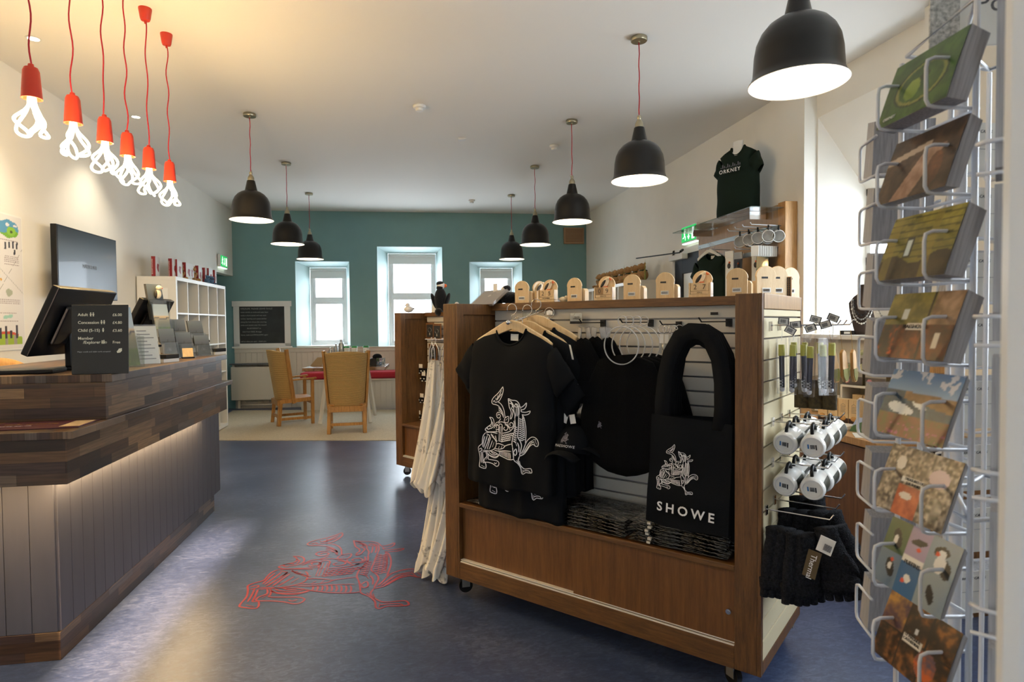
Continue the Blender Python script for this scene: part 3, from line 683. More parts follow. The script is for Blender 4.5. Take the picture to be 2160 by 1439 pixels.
# ticket holders on the slats
def ticket(label, u, w_, h, z, w0=.285, txt=None, dark=True):
    t = thing('ticket_holder', label, 'label holder', gp(u, w0, z), GA)
    MB().box(-w_/2, -.002, -h/2, w_/2, .0, h/2).build('card', K['paper'], t)
    MB().box(-w_/2-.002, -.004, -h/2-.002, w_/2+.002, -.003, h/2+.002).build('sleeve', K['acryl'], t)
    if dark: MB().box(-w_/2, -.0045, -h/2, w_/2, -.004, -h/2+.012).build('band', K['ink'], t)
    if txt: text(txt, .008, K['ink'], t, (w_*.12, -.0047, h*.1), al='CENTER')
    return t
ticket('clear ticket holder clipped to the slats above the hats', .615, .065, .05, 1.405, .275, 'Guardian\nof Maeshowe')
ticket('small paper ticket on the top slat behind the hooks', .31, .05, .022, 1.425, .296, None, False)
ticket('tiny dark sticker on the top slat above the tote bags', 1.275, .032, .011, 1.418, .296, None, True)
# folded shirts in plastic, on the shelf
def wrap_mat():
    m = mat('wrapped_black_shirt', '0C0F13', .14, spec=.8, coat=1); nt = m.node_tree; b = nt.nodes['Principled BSDF']
    tc = N(nt, 'ShaderNodeTexCoord'); mp = N(nt, 'ShaderNodeMapping'); mp.inputs['Scale'].default_value = (1, 2.5, 2); mp.inputs['Rotation'].default_value = (0, 0, .5)
    v = N(nt, 'ShaderNodeTexNoise'); v.inputs['Scale'].default_value = 16; v.inputs['Distortion'].default_value = 2.5; v.inputs['Detail'].default_value = 4
    nt.links.new(tc.outputs['Object'], mp.inputs[0]); nt.links.new(mp.outputs[0], v.inputs['Vector'])
    bp = N(nt, 'ShaderNodeBump'); bp.inputs['Strength'].default_value = 1; bp.inputs['Distance'].default_value = .03
    nt.links.new(v.outputs[0], bp.inputs['Height']); nt.links.new(bp.outputs[0], b.inputs['Normal']); nt.links.new(bp.outputs[0], b.inputs['Coat Normal'])
    return m
K['wrap'] = wrap_mat()
def folded(label, W2=.20, D2=.135, seed=0):
    r = random.Random(seed); t = thing('folded_shirt', label, 'folded shirt')
    ph = [r.uniform(0, 6) for _ in range(3)]
    def P(u, v, s):
        x, y = (u*2-1), (v*2-1); e = max(0, 1-max(abs(x), abs(y))**6)
        return (x*W2, y*D2, .008 + s*(.007*e + .0025*sin(9*x+ph[0]+4*y)*e + .002*sin(17*y+ph[1]-6*x)*e))
    MB().sheet(lambda u, v: P(u, v, 1), 22, 16).sheet(lambda u, v: P(1-u, v, -1), 22, 16).build('wrapped_cloth', K['wrap'], t, smooth=True)
    MB().box(-.12, -D2-.001, .006, -.105, -D2+.012, .0155).build('size_sticker', K['cream'], t)
    return t
fs = folded('black shirt folded in plastic, bottom of the pile under the T-shirts'); k = 0
for pi_, (u, n, W_) in enumerate(((.80, 5, 'pile beneath the caps'), (1.22, 6, 'pile beneath the tote bags'))):
    for i in range(n):
        o = fs if k == 0 else dup(fs); k += 1
        ord_ = ['bottom', 'second', 'third', 'fourth', 'fifth', 'sixth'][i] if i < n-1 else 'topmost'
        o['label'] = 'plastic wrapped black shirt, %s of the %s' % (ord_, W_); o['group'] = 'folded shirts in plastic on the shelf'
        o.location = gp(u+random.uniform(-.008, .008), .146+random.uniform(-.006, .006), .491+.0155*i); o.rotation_euler = (0, 0, GA+random.uniform(-.03, .03))
o = dup(fs, gp(.33, .15, .495), GA, 'plastic wrapped shirts lying under the hanging dragon T-shirts'); 

# ---- calendar blocks along the top rail ----
def painted_disc(name, r, fn, m, par, loc, rot=(0,0,0), nr=14, na=36, z=0):
    """flat disc in local xz, coloured per point by fn(x,z) -> srgb"""
    vs = [(0, 0, 0)] + [(r*j/nr*cos(2*pi*i/na), 0, r*j/nr*sin(2*pi*i/na)) for j in range(1, nr+1) for i in range(na)]
    fs = [(0, 1+i, 1+(i+1) % na) for i in range(na)] + [(1+(j-1)*na+i, 1+j*na+i, 1+j*na+(i+1) % na, 1+(j-1)*na+(i+1) % na) for j in range(1, nr) for i in range(na)]
    return paint(name, vs, fs, lambda p: fn(p[0]/r, p[2]/r), m, par, loc, rot)
def paint(name, vs, fs, fn, m, par=None, loc=None, rot=None, smooth=False):
    me = bpy.data.meshes.new(name); me.from_pydata(vs, [], fs); me.materials.append(m)
    a = me.color_attributes.new('Col', 'FLOAT_COLOR', 'POINT')
    buf = []
    for p in vs: c = fn(p); buf += [*(lin(c) if not isinstance(c, str) else lin(c)), 1]
    a.data.foreach_set('color', buf)
    if smooth: me.polygons.foreach_set('use_smooth', [True]*len(fs))
    me.update(); o = bpy.data.objects.new(name, me); COL.objects.link(o)
    if par: o.parent = par
    if loc: o.location = loc
    if rot: o.rotation_euler = rot
    return o
def hx(s): return tuple(int(s[i:i+2], 16)/255 for i in (0, 2, 4))
def mixc(a, b, t): t = max(0, min(1, t)); return tuple(a[i]*(1-t)+b[i]*t for i in range(3))
def inel(x, y, cx, cy, rx, ry, a=0):
    dx, dy = x-cx, y-cy; c, s_ = cos(a), sin(a); u, v = dx*c+dy*s_, -dx*s_+dy*c
    return (u/rx)**2 + (v/ry)**2 < 1
K['puffw'] = mat('puffin_cream', 'EFE0C0', .5); K['puffb'] = mat('puffin_dark', '2E2A28', .5); K['orange'] = mat('puffin_orange', 'D8662A', .5)
K['number'] = mat('burnt_number', '5A4A3A', .7)
def calendar(label, nums=None, month=None, back=False):
    t = thing('wooden_calendar', label, 'calendar', group='wooden puffin calendars on the top rail')
    pl_ = [(-.041, 0), (.041, 0), (.041, .07)] + [(.0435*cos(radians(a)), .072+.0435*sin(radians(a))) for a in range(5, 180, 12)] + [(-.041, .07)]
    y0 = -.012 if back else .010
    MB().prism(pl_, y0, y0+.009).build('back_plank', K['ply'], t, bevel=.0015)
    if back:
        MB().prism([(-.028, 0), (.055, 0), (.055, .05), (.047, .062), (-.028, .062)], .0, .035).build('date_block', K['ply'], t, bevel=.002)
        b = MB().box(-.020, y0-.0012, .068, .006, y0-.0004, .075).build('dark_sticker', K['ink'], t, rot=(0, 0, 0))
        bcard = MB().box(-.018, y0-.0012, .016, .018, y0-.0004, .034).build('barcode_sticker', K['paper'], t)
        m = MB()
        for i in range(14): m.box(-.014+i*.002, y0-.002, .020, -.0132+i*.002-.0003*(i % 3), y0-.0013, .030)
        m.build('barcode', K['ink'], bcard)
    else:
        MB().box(-.047, -.03, 0, .047, .010, .012).box(-.047, -.03, .012, -.040, .010, .062).box(.040, -.03, .012, .047, .010, .062).box(-.040, -.005, .012, .040, .010, .062).build('date_block', K['ply'], t, bevel=.0015)
        for k, sgn in ((0, -1), (1, 1)):
            c = MB().box(min(0, sgn*.038), -.028, .027, max(0, sgn*.038), -.006, .061).build('number_cube', K['ply'] if k else K['oakln'] if nums == '09' else K['ply'], t, bevel=.001)
            text(nums[k], .030, K['number'], c, (sgn*.019, -.0288, .0335), al='CENTER')
        c = MB().box(-.039, -.028, .013, .039, -.006, .026).build('month_bar', K['ply'], t, bevel=.001)
        text(month, .009, K['number'], c, (0, -.0288, .0165), al='CENTER')
        f = MB().ell((-.002, .002, .084), (.015, .006, .025), 14, 8, (0, .5, 0)).build('puffin_body', K['puffw'], t, smooth=True)
        MB().ell((-.012, -.002, .080), (.008, .005, .022), 12, 8, (0, .65, 0)).build('wing', K['puffb'], f, smooth=True)
        MB().ell((.014, 0, .103), (.009, .006, .008), 12, 8).build('head', K['puffw'], f, smooth=True)
        MB().prism([(.020, .108), (.031, .100), (.028, .094), (.019, .098)], -.004, .003).build('beak', K['orange'], f)
        MB().box(-.008, -.006, .0625, .010, .004, .0665).build('feet', K['orange'], f)
    return t
TZ = 1.4895
cal_b = calendar('plain arch-topped back of a wooden calendar, first on the rail beside the hangers', back=True)
cal_b.location = gp(.258, .33, TZ); cal_b.rotation_euler = (0, 0, GA+.12)
lab = ['wrapped wooden calendar seen from behind, third along the rail after the date 25', 'wooden calendar with bare grain back, no stickers showing, after the date 09', 'wrapped wooden calendar back with dark sticker and barcode, before the white door panel', 'shiny wrapped calendar back in front of the dark door shirts, next to the post']
for i, u in enumerate((.578, .885, 1.045, 1.358)): dup(cal_b, gp(u, .33, TZ), GA+.05*(i-1), lab[i])
for n_, mo, u, l in (('25', 'DECEMBER', .418, 'wooden puffin calendar showing 25'), ('09', 'MARCH', .742, 'wooden puffin calendar showing 09, one dark cube'), ('27', 'APRIL', 1.205, 'wrapped wooden puffin calendar showing 27')):
    c_ = calendar(l + ' on the top rail', n_, mo); c_.location = gp(u, .335, TZ); c_.rotation_euler = (0, 0, GA+.06)
c_ = calendar('narrow wooden calendar turned side-on behind the first plain back', '14', 'JULY'); c_.location = gp(.325, .40, TZ); c_.rotation_euler = (0, 0, GA+1.2)
for i, (u, v, r, l) in enumerate(((1.44, .42, .9, 'tall angled wooden calendar on the oak end of the stand'), (1.475, .47, .9, 'angled wooden calendar just behind the tall one at the end'), (1.50, .57, 1.0, 'last wooden calendar at the far corner of the stand end'))):
    dup(cal_b, gp(u, v, TZ-.004), GA+r, l, scale=1.12)
gr = MB().box(-.028, -.006, 0, .028, .006, .085).build('grid_card', K['oakl'], None, bevel=.001); gr.location = gp(1.50, .50, TZ-.004); gr.rotation_euler = (0, 0, GA+.1); tag(gr, 'small wooden puzzle board with dark grid face at the stand end', 'puzzle board')
m = MB()
for i in range(7):
    for j in range(10): m.box(-.023+i*.0068, -.0075, .006+j*.0077, -.018+i*.0068, -.0062, .012+j*.0077)
m.build('grid_face', K['ink'], gr)
o = MB().ell((0, 0, .013), (.022, .012, .013)).ell((.018, 0, .022), .009).build('striped_pebble_duck', K['puffw'], None, smooth=True, loc=gp(.50, .34, TZ), rot=(0, 0, GA)); tag(o, 'tiny wrapped ornament lying between the 25 calendar and the next back', 'ornament')
# print packs leaning at the left end
def hsh(i, j): q = sin(i*127.1+j*311.7)*43758.5453; return q-math.floor(q)
def vn(x, y):
    i, j = math.floor(x), math.floor(y); a, b = x-i, y-j; a, b = a*a*(3-2*a), b*b*(3-2*b)
    return (hsh(i, j)*(1-a)+hsh(i+1, j)*a)*(1-b) + (hsh(i, j+1)*(1-a)+hsh(i+1, j+1)*a)*b
def fbm(x, y): return .5*vn(x, y)+.3*vn(x*2.1+5, y*2.1)+.2*vn(x*4.3, y*4.3+9)
def picture_fn(kind):
    def f(u, v):   # v up
        n = max(0, min(1, (fbm(u*9, v*7)-.25)*2))
        if kind == 'green':
            c = mixc(hx('2C4A22'), hx('45662C'), n)
            d = ((u-.52)/.34)**2+((v-.48)/.30)**2
            if .8 < d < 1.05: c = mixc(hx('6C7A34'), hx('8A8A48'), n)
            if 1.05 < d < 1.25: c = hx('24381C')
            if inel(u, v, .42, .42, .11, .16): c = mixc(hx('6E8A34'), hx('A0AC50'), v*2-.6)
            if inel(u, v, .56, .56, .07, .07): c = hx('2A3A1C')
        elif kind == 'ruin':
            c = mixc(hx('5A4638'), hx('2E241E'), n)
            if abs(u-.35-.5*(v)) < .14 and v < .7: c = mixc(hx('B49684'), hx('8A6A58'), n)
            if abs(v-.75-.2*(u-.5)) < .05 and u < .6: c = hx('B8A898')
            if inel(u, v, .75, .35, .1, .25): c = mixc(hx('7A5038'), hx('4A3022'), n)
        elif kind == 'chamber':
            c = mixc(hx('6E6A2C'), hx('A89C48'), n*v)
            if sin(v*60+u*3) > .75: c = mixc(c, hx('2E2C14'), .6)
            if v < .3+.08*sin(u*9): c = mixc(hx('1E1A14'), hx('3A3420'), n)
            if abs(u-.1) < .06 or abs(u-.68) < .05: c = mixc(c, hx('8E8038'), .6)
            if abs(u-.38) < .055 and .32 < v < .62: c = hx('2A3230')
            if abs(u-.38) < .035 and .35 < v < .60: c = hx('C8D8DA')
        elif kind == 'four':
            c = mixc(hx('5E5A28'), hx('8E8440'), n) if v > .5 else mixc(hx('2E1A10'), hx('8A4A20'), n*(1-abs(u-.5)))
            if v <= .5 and u < .25: c = mixc(hx('1A1410'), hx('C85A20'), n**4)
            if abs(u-.28) < .04 and .58 < v < .75: c = hx('C8D0CE')
            if abs(u-.62) < .012: c = hx('1E1812')
            if u > .64 and v > .5: c = mixc(hx('6A5238'), hx('A88A70'), n)
            if abs(u-.82) < .04 and .18 < v < .4: c = hx('D8D0BE')
            if .36 < u < .62 and .42 < v < .54: c = hx('E8E4DC')
        elif kind == 'sea':
            h = .62-.18*u+.04*fbm(u*6, 1)
            if v > .70-.05*u: c = mixc(hx('8AA8C8'), hx('3A6EA8'), (v-.6)*3); c = mixc(c, hx('D8D8E0'), .8*(n > .82))
            elif v > h-.02 and u > .3: c = mixc(hx('6A5030'), hx('8A6A48'), n)
            elif v > .32: c = mixc(hx('1E3A50'), hx('3A5E74'), n); c = hx('E8EEF0') if inel(u, v, .3, .42, .2, .06+.03*n, -.2) or inel(u, v, .55, .5, .12, .04, -.4) else c
            else: c = mixc(hx('5A5A30'), hx('7A4A38'), n); c = hx('A8607A') if vn(u*26, v*22) > .8 and v < .2 else c
        elif kind == 'shore':
            c = mixc(hx('38302A'), hx('C0B4A2'), (vn(u*34, v*24)-.15)*1.3)
            if v < .45 and .28 < u < .62: c = mixc(hx('8A3A20'), hx('C86A40'), n)
            if inel(u, v, .42, .3, .09, .05): c = hx('E0D8D0')
            if inel(u, v, .78, .68, .13, .13): c = hx('C8B4B8')
            if inel(u, v, .22, .75, .07, .1): c = hx('D8D4CC')
            if .3 < u < .6 and .48 < v < .58: c = hx('EAE8E2')
            if inel(u, v, .82, .25, .1, .18): c = mixc(hx('D8D0C0'), hx('3A382E'), vn(u*22, v*18))
        elif kind == 'puffin':
            if u < .33: c = hx('4A6040') if v > .5 else hx('6A7E92')
            elif u < .62: c = hx('A898B4') if v > .55 else hx('2A6090')
            else: c = hx('8A9AA4') if v > .5 else hx('8C9AA2')
            if .33 < u < .62 and .47 < v < .57: c = hx('ECEAE4')
            for (px, py, rx, ry) in ((.18, .72, .06, .15), (.48, .8, .11, .05), (.2, .28, .06, .14), (.8, .22, .05, .13), (.78, .82, .1, .08), (.88, .62, .07, .13)):
                if inel(u, v, px, py, rx, ry, .3): c = hx('16181C')
            for (px, py, rx, ry) in ((.16, .70, .03, .07), (.80, .66, .07, .13), (.79, .80, .05, .05), (.47, .25, .05, .06), (.19, .3, .025, .06)):
                if inel(u, v, px, py, rx, ry): c = hx('E4E2DC')
            for (px, py) in ((.74, .78), (.5, .7), (.42, .2), (.2, .4)):
                if inel(u, v, px, py, .03, .025): c = hx('D84A28')
        elif kind == 'hall':
            c = mixc(hx('1E120C'), hx('9A642E'), n*n*.9)
            if u < .33 and v > .5: c = mixc(hx('4A3040'), hx('B8863A'), n)
            if abs(u-.33) < .01 or abs(u-.66) < .01 or abs(v-.5) < .012: c = hx('181210')
            if inel(u, v, .72, .3, .14, .2): c = mixc(hx('30406A'), hx('C8602A'), n)
            if .35 < u < .62 and .42 < v < .56: c = hx('E6E2DA')
            if abs(u-.5) < .02 and .6 < v < .7: c = hx('D0D4D8')
        elif kind == 'valley':
            c = mixc(hx('C8CED4'), hx('8AA0B4'), v) if v > .62 else (mixc(hx('B8A890'), hx('6E7460'), (.62-v)*4) if v > .3 else mixc(hx('6A8A30'), hx('3E5A20'), n))
            if abs(v-.55-.03*sin(u*8)) < .02: c = hx('50545A')
        elif kind == 'flower':
            c = mixc(hx('4E4A48'), hx('A89C94'), n*v)
            if v > .62: c = mixc(hx('7A8462'), hx('C8C8A0'), n)
            if v > .62 and inel(u, v, .7, .82, .22, .14): c = mixc(hx('C8A0B0'), hx('8A6A80'), n)
            if .38 < v < .62: c = hx('A8A49C')
            if inel(u, v, .5, .6, .09, .06): c = hx('B8985A')
            if v < .36 and inel(u, v, .22, .2, .13, .12): c = hx('C88A94')
        elif kind == 'stone':
            c = mixc(hx('22262C'), hx('66707A'), v) if v > .55 else mixc(hx('121412'), hx('444A40'), n)
            if .25 < v < .62 and abs(u-.5) < .1+.1*sin(v*9): c = mixc(hx('1E2022'), hx('6A6C6A'), n)
        else: c = (.7, .7, .7)
        return c
    return f
def picture(name, w_, h_, kind, par, nx=44, ny=30, loc=None, rot=None, curl=0, m='vc'):
    """printed face in local xz, origin bottom centre, facing -y"""
    f = picture_fn(kind) if isinstance(kind, str) else kind
    vs = [((i/nx-.5)*w_, -curl*(i/nx-.5)**2*(-4)*0 + curl*((j/ny)**2), j/ny*h_) for j in range(ny+1) for i in range(nx+1)]
    fs = [(j*(nx+1)+i, j*(nx+1)+i+1, (j+1)*(nx+1)+i+1, (j+1)*(nx+1)+i) for j in range(ny) for i in range(nx)]
    return paint(name, vs, fs, lambda p: f(p[0]/w_+.5, p[2]/h_), K[m], par, loc, rot)
K['greyboard'] = mat('grey_mount_board', 'A6A6A8', .6)
def pack(label, loc, rot, w_=.21, h_=.15, back=False):
    t = thing('mounted_print', label, 'print', loc, rot=rot, group='mounted prints in clear sleeves')
    MB().box(-w_/2, 0, 0, w_/2, .012, h_).build('mount_board', K['greyboard'], t, bevel=.001)
    if not back: picture('picture', w_*.8, h_*.8, 'sea', t, loc=(0, -.001, h_*.1))
    MB().box(-w_/2-.003, -.003, -.002, w_/2+.003, .014, h_+.002).build('clear_sleeve', K['poly'], t)
    return t
pack('grey backed print in a sleeve leaning on the stand top beside the toy puffin', gp(.03, .26, TZ-.003), (radians(-52), 0, GA-.25), .20, .13, True)
pack('blue landscape print in a clear sleeve hung off the stand end above the scarves', gp(-.055, .17, 1.26), (radians(-28), 0, GA-.9), .16, .21)
pack('grey mounted print lying behind the toy puffin', gp(.24, .52, TZ-.003), (radians(-70), 0, GA-.2), .15, .10, True)
# soft toy puffins
K['plushb'] = mat('black_plush', '101218', .95, spec=.1, bump=.6, bs=160, sheen=.3); K['plushw'] = mat('white_plush', 'E6E4E0', .95, bump=.4, bs=160)
def puffin_toy(label, sitting=True):
    t = thing('toy_puffin', label, 'soft toy')
    if sitting:
        b = MB().ell((0, 0, .105), (.055, .05, .11), 20, 14).ell((0, -.045, .0), (.034, .04, .036), 14, 10).build('body', K['plushb'], t, smooth=True)
        MB().ell((0, .028, .10), (.04, .035, .08), 16, 10).build('white_belly', K['plushw'], t, smooth=True)
        for s in (-1, 1):
            MB().ell((s*.058, 0, .095), (.018, .035, .075), 12, 10, (0, s*.35, 0)).build('wing', K['plushb'], t, smooth=True)
            MB().ell((s*.035, .055, .012), (.02, .035, .012), 12, 8).build('foot', K['orange'], t, smooth=True)
        h = MB().ell((.004, 0, .232), (.036, .036, .034), 18, 12).build('head', K['plushw'], t, smooth=True)
        MB().ell((.0, -.004, .246), (.034, .034, .024), 18, 10).ell((0, -.02, .21), (.03, .02, .02), 14, 8).build('black_cap', K['plushb'], h, smooth=True)
        MB().ell((.042, .005, .228), (.018, .009, .016), 12, 8).build('beak', K['orange'], h, smooth=True)
    else:
        MB().ell((-.05, 0, .035), (.05, .04, .033), 18, 12).ell((.03, 0, .035), (.055, .042, .033), 18, 12).build('body', K['plushb'], t, smooth=True)
        MB().ell((-.075, -.01, .03), (.035, .036, .028), 14, 10).build('white_belly', K['plushw'], t, smooth=True)
        MB().ell((.075, 0, .05), (.03, .02, .014), 12, 8, (0, -.5, 0)).build('wing', K['plushb'], t, smooth=True)
        h = MB().ell((.0, 0, .078), (.026, .026, .024), 16, 10).build('head', K['plushw'], t, smooth=True)
        MB().ell((.008, 0, .086), (.023, .024, .019), 14, 8).build('black_cap', K['plushb'], h, smooth=True)
        MB().box(-.075, -.006, .06, -.048, -.004, .115).build('hang_tag', K['paper'], t)
    return t
pt = puffin_toy('black and white toy puffin lying on the stand top by the first calendar', False); pt.location = gp(.12, .36, TZ-.004); pt.rotation_euler = (0, 0, GA+.1)
C2, A2 = (-.113, 5.671), radians(-53)
def gp2(u, w, z=0): return (C2[0]+u*cos(A2)-w*sin(A2), C2[1]+u*sin(A2)+w*cos(A2), z)
pt = puffin_toy('large black toy puffin sitting on the second stand, back to the room'); pt.location = gp2(.275, .315, TZ-.0); pt.rotation_euler = (0, 0, A2+.5); pt.scale = (1.05,)*3
def duck(label, loc, beak, rz=0):
    t = thing('toy_bird', label, 'soft toy', loc, rz)
    MB().ell((0, 0, .03), (.045, .032, .03), 16, 10).build('body', K['plushw'], t, smooth=True)
    h = MB().ell((-.008, 0, .068), (.02, .02, .02), 14, 10).build('head', K['plushw'], t, smooth=True)
    MB().cyl((-.024, 0, .066), (-.042, 0, .062), .007, .003, 10).build('beak', beak, h, smooth=True)
    MB().ell((.038, 0, .035), (.018, .012, .01), 10, 6).build('tail', K['greyboard'], t, smooth=True)
duck('small white toy gull at the window corner of the second stand', gp2(.03, .14, TZ), K['greyboard'], .2)
duck('small white toy bird with red head markings beside the large toy puffin', gp2(.47, .33, TZ), K['red'], 2.6)
o = MB().box(-.04, -.004, 0, .04, .004, .10).build('greeting_card', K['paper'], None, loc=gp2(.17, .33, TZ), rot=(-.2, 0, A2)); tag(o, 'pale card standing behind the large toy puffin', 'card')
# pendant cards, jewellery and dark packs on the second stand's slats
def jcard(label, u, z, w_=.10, h_=.15):
    t = thing('pendant_card', label, 'jewellery card', gp2(u, .25, z), A2+.15, 'pendant cards on the second stand')
    MB().box(-w_/2, -.002, -h_, w_/2, .002, 0).build('backing_card', K['oakp'], t)
    MB().box(-w_*.38, -.004, -h_*.88, w_*.38, -.002, -h_*.12).build('dark_panel', K['ink'], t)
    MB().tube([(w_*.2*sin(a*pi/6), -.006, -h_*.45+w_*.2*cos(a*pi/6)) for a in range(12)], .002, 5, closed=True).ell((0, -.006, -h_*.7), (.008, .003, .012)).build('pendant', K['steel'], t, smooth=True)
for u, z, l in ((.20, 1.395, 'jewellery card with round pendant, top of the second stand'), (.30, 1.385, 'dark jewellery card beside the top one on the second stand'), (.24, 1.20, 'jewellery card with pendant in the middle of the second stand')): jcard(l, u, z)
def blockpack(label, u, z):
    t = thing('toy_brick_pack', label, 'packet', gp2(u, .235, z), A2, 'dark packs low on the second stand')
    MB().box(-.055, -.03, 0, .055, .03, .022).box(-.045, -.03, .022, .06, .03, .045).build('dark_pack', K['black'], t, bevel=.004)
    m = MB()
    for i in range(5): m.box(-.055+i*.024, -.034, -.002 if i % 2 else .018, -.04+i*.024, -.030, .006 if i % 2 else .028)
    m.build('cream_edging', K['paper'], t); MB().box(-.03, -.032, .05, .02, -.030, .085).build('price_card', K['paper'], t)
for z, u, l in ((.93, .12, 'dark pack with cream edging, highest of the second stand column'), (.86, .16, 'dark pack below the highest one on the second stand'), (.66, .13, 'dark pack above the lowest shelf of the second stand'), (.50, .08, 'dark pack resting on the shelf of the second stand')): blockpack(l, u, z)

# ---- goods hanging on the right end of the stand ----
def peg_end(w, z, ln=.17, r=.0028):
    MB().box(L, w-.012, z-.02, L+.006, w+.012, z+.014).tube([(L+.004, w, z), (L+ln, w, z), (L+ln+.012, w, z+.018)], r, 6).build('peg', K['chrome'], g1, smooth=2)
def mug(label, group):
    """axis along local y: foot towards -y, mouth +y, handle up"""
    t = thing('mug', label, 'mug', group=group)
    pr = [(.0, .004), (.030, .004), (.031, 0), (.036, .0), (.041, .006), (.042, .02), (.042, .095), (.0405, .097), (.039, .095), (.039, .02), (.0, .012)]
    MB().lathe(pr, 36, ax=(0, 1, 0)).build('mug_body', K['mug'], t, smooth=2)
    m = MB(); m.tube([(0, .022, .040), (0, .026, .056), (0, .040, .068), (0, .058, .068), (0, .072, .056), (0, .076, .040)], .0062, 8); m.build('handle', K['black'], t, smooth=True)
    MB().sheet(lambda u, v: (.0424*sin(1.0+u*1.0), .018+v*.072, .0424*cos(1.0+u*1.0)), 12, 2).build('dark_print_panel', K['darkpanel'], t, smooth=True)
    c = MB().disc((0, .0032, 0), .027, (0, -1, 0), 24).build('base_ring', K['paper'], t)
    m = MB().box(-.016, .0022, -.006, -.011, .0028, .010); m.build('blue_sticker', K['bluest'], t)
    m = MB()
    for i in range(7): m.box(-.007+i*.0022, .0022, -.007, -.0057+i*.0022, .0028, .008)
    m.box(.010, .002, -.010, .014, .0028, .008).build('barcode', K['ink'], t)
    return t
K['darkpanel'] = mat('dark_rune_print', '2C3430', .3, noise=.6, ns=220); K['bluest'] = mat('blue_sticker', '3A78B8', .5)
mg = mug('white mug with black handle', 'white mugs hung by black handles'); k = 0
rows = ['upper row', 'lower row']; cols = ['at the slats', 'outer']; dep = ['front', 'second back', 'third back']
for r, z in enumerate((.942, .792)):
    for j, w in enumerate((.075, .20, .32)):
        peg_end(w+.055, z+.072, .19)
        for i, u in enumerate((1.602, 1.695)):
            o = mg if k == 0 else dup(mg); k += 1
            o.location = gp(u+.004*j, w, z+.002*j); o.rotation_euler = (radians(10), .08*(-1)**(i+j), GA-.05+.04*(i-j))
            o['label'] = 'white mug with black handle, %s, %s, %s' % (rows[r], dep[j], 'beside the slats' if i == 0 else 'at the peg tips')
# gloves
def glove(label):
    t = thing('knitted_glove', label, 'glove', group='charcoal knitted fingerless gloves')
    m = MB(); R = []
    for j in range(13):
        v = j/12; z = -.01-.20*v; hw = .033+.022*sin(min(1, v*1.3)*pi/2); d = .018+.006*sin(v*pi)
        R.append([(hw*cos(2*pi*i/22)*(1+.04*sin(i*4)), d*sin(2*pi*i/22), z) for i in range(22)])
    m.loft(R); m.build('palm', K['gloveknit'], t, smooth=True)
    MB().loft([[((.036-.002*(k % 2))*cos(2*pi*i/36)*(1+.06*(i % 2)), .021*sin(2*pi*i/36)*(1+.06*(i % 2)), .012-.012*k) for i in range(36)] for k in range(5)]).build('ribbed_cuff', K['gloveknit'], t, smooth=True)
    MB().loft([[((.060-.001*k)*cos(2*pi*i/48)*(1+.05*(i % 2)), .027*sin(2*pi*i/48)*(1+.05*(i % 2)), -.165-.012*k) for i in range(48)] for k in range(4)]).build('ribbed_flap', K['gloveknit'], t, smooth=True)
    for i in range(4): MB().cyl((-.042+.027*i, 0, -.195), (-.046+.0295*i, 0, -.238+.004*abs(i-1.5)), .0145, .0135, 14).build('finger_stub', K['gloveknit'], t, smooth=2)
    MB().ell((.048, -.004, -.11), (.014, .015, .045), 12, 10, (0, -.35, 0)).build('thumb', K['gloveknit'], t, smooth=True)
    return t
gl = glove('charcoal knitted glove'); k = 0
spots = [(1.585, .03, .640, .9, 0, 'beside the slats, edge of the bunch'), (1.617, .035, .640, .7, .03, 'second out from the slats in the front row'), (1.65, .03, .635, 1.1, .0, 'in the middle of the front row'), (1.685, .03, .635, .8, -.08, 'with one finger row showing, left of the hang tag'),
         (1.745, .05, .665, .1, -.25, 'largest, under the brown hang tag'), (1.775, .075, .665, .3, -.42, 'splayed outermost over the floor'),
         (1.60, .14, .68, .9, 0, 'behind the front row near the slats'), (1.65, .15, .68, .8, 0, 'behind the front row in the middle'), (1.70, .16, .685, .6, -.1, 'behind the tagged glove'), (1.74, .18, .685, .5, -.25, 'outermost of the second row'),
         (1.61, .26, .70, .9, 0, 'in the rear row near the slats'), (1.67, .27, .70, .8, -.1, 'in the rear row near the peg tip')]
for (u, w, z, rz, ry, l) in spots:
    o = gl if k == 0 else dup(gl); k += 1
    o['label'] = 'charcoal knitted glove %s' % l; o.location = gp(u, w, z); o.rotation_euler = (0, ry, GA+rz)
for w in (.05, .16, .27): peg_end(w, .70+w*.1, .21)
ht = thing('hang_tag', 'brown card tag with sideways white lettering on the gloves', 'tag', gp(1.722, -.005, .605), rot=(0, .22, GA))
MB().box(-.021, -.001, -.095, .021, .001, .0).build('card', mat('brown_card', '5A4A2C', .6), ht); text('Thermal', .026, K['print'], ht, (-.008, -.0016, -.012), rot=(pi/2, pi/2, 0))
pt_ = thing('price_label', 'white barcode label above the brown glove tag', 'label', gp(1.757, -.008, .64), rot=(0, .3, GA))
MB().box(-.024, -.001, -.035, .024, .001, .02).build('card', K['paper'], pt_); m = MB()
for i in range(8): m.box(-.004+i*.003, -.002, -.025, -.0025+i*.003, -.0012, -.002)
m.build('barcode', K['ink'], pt_)
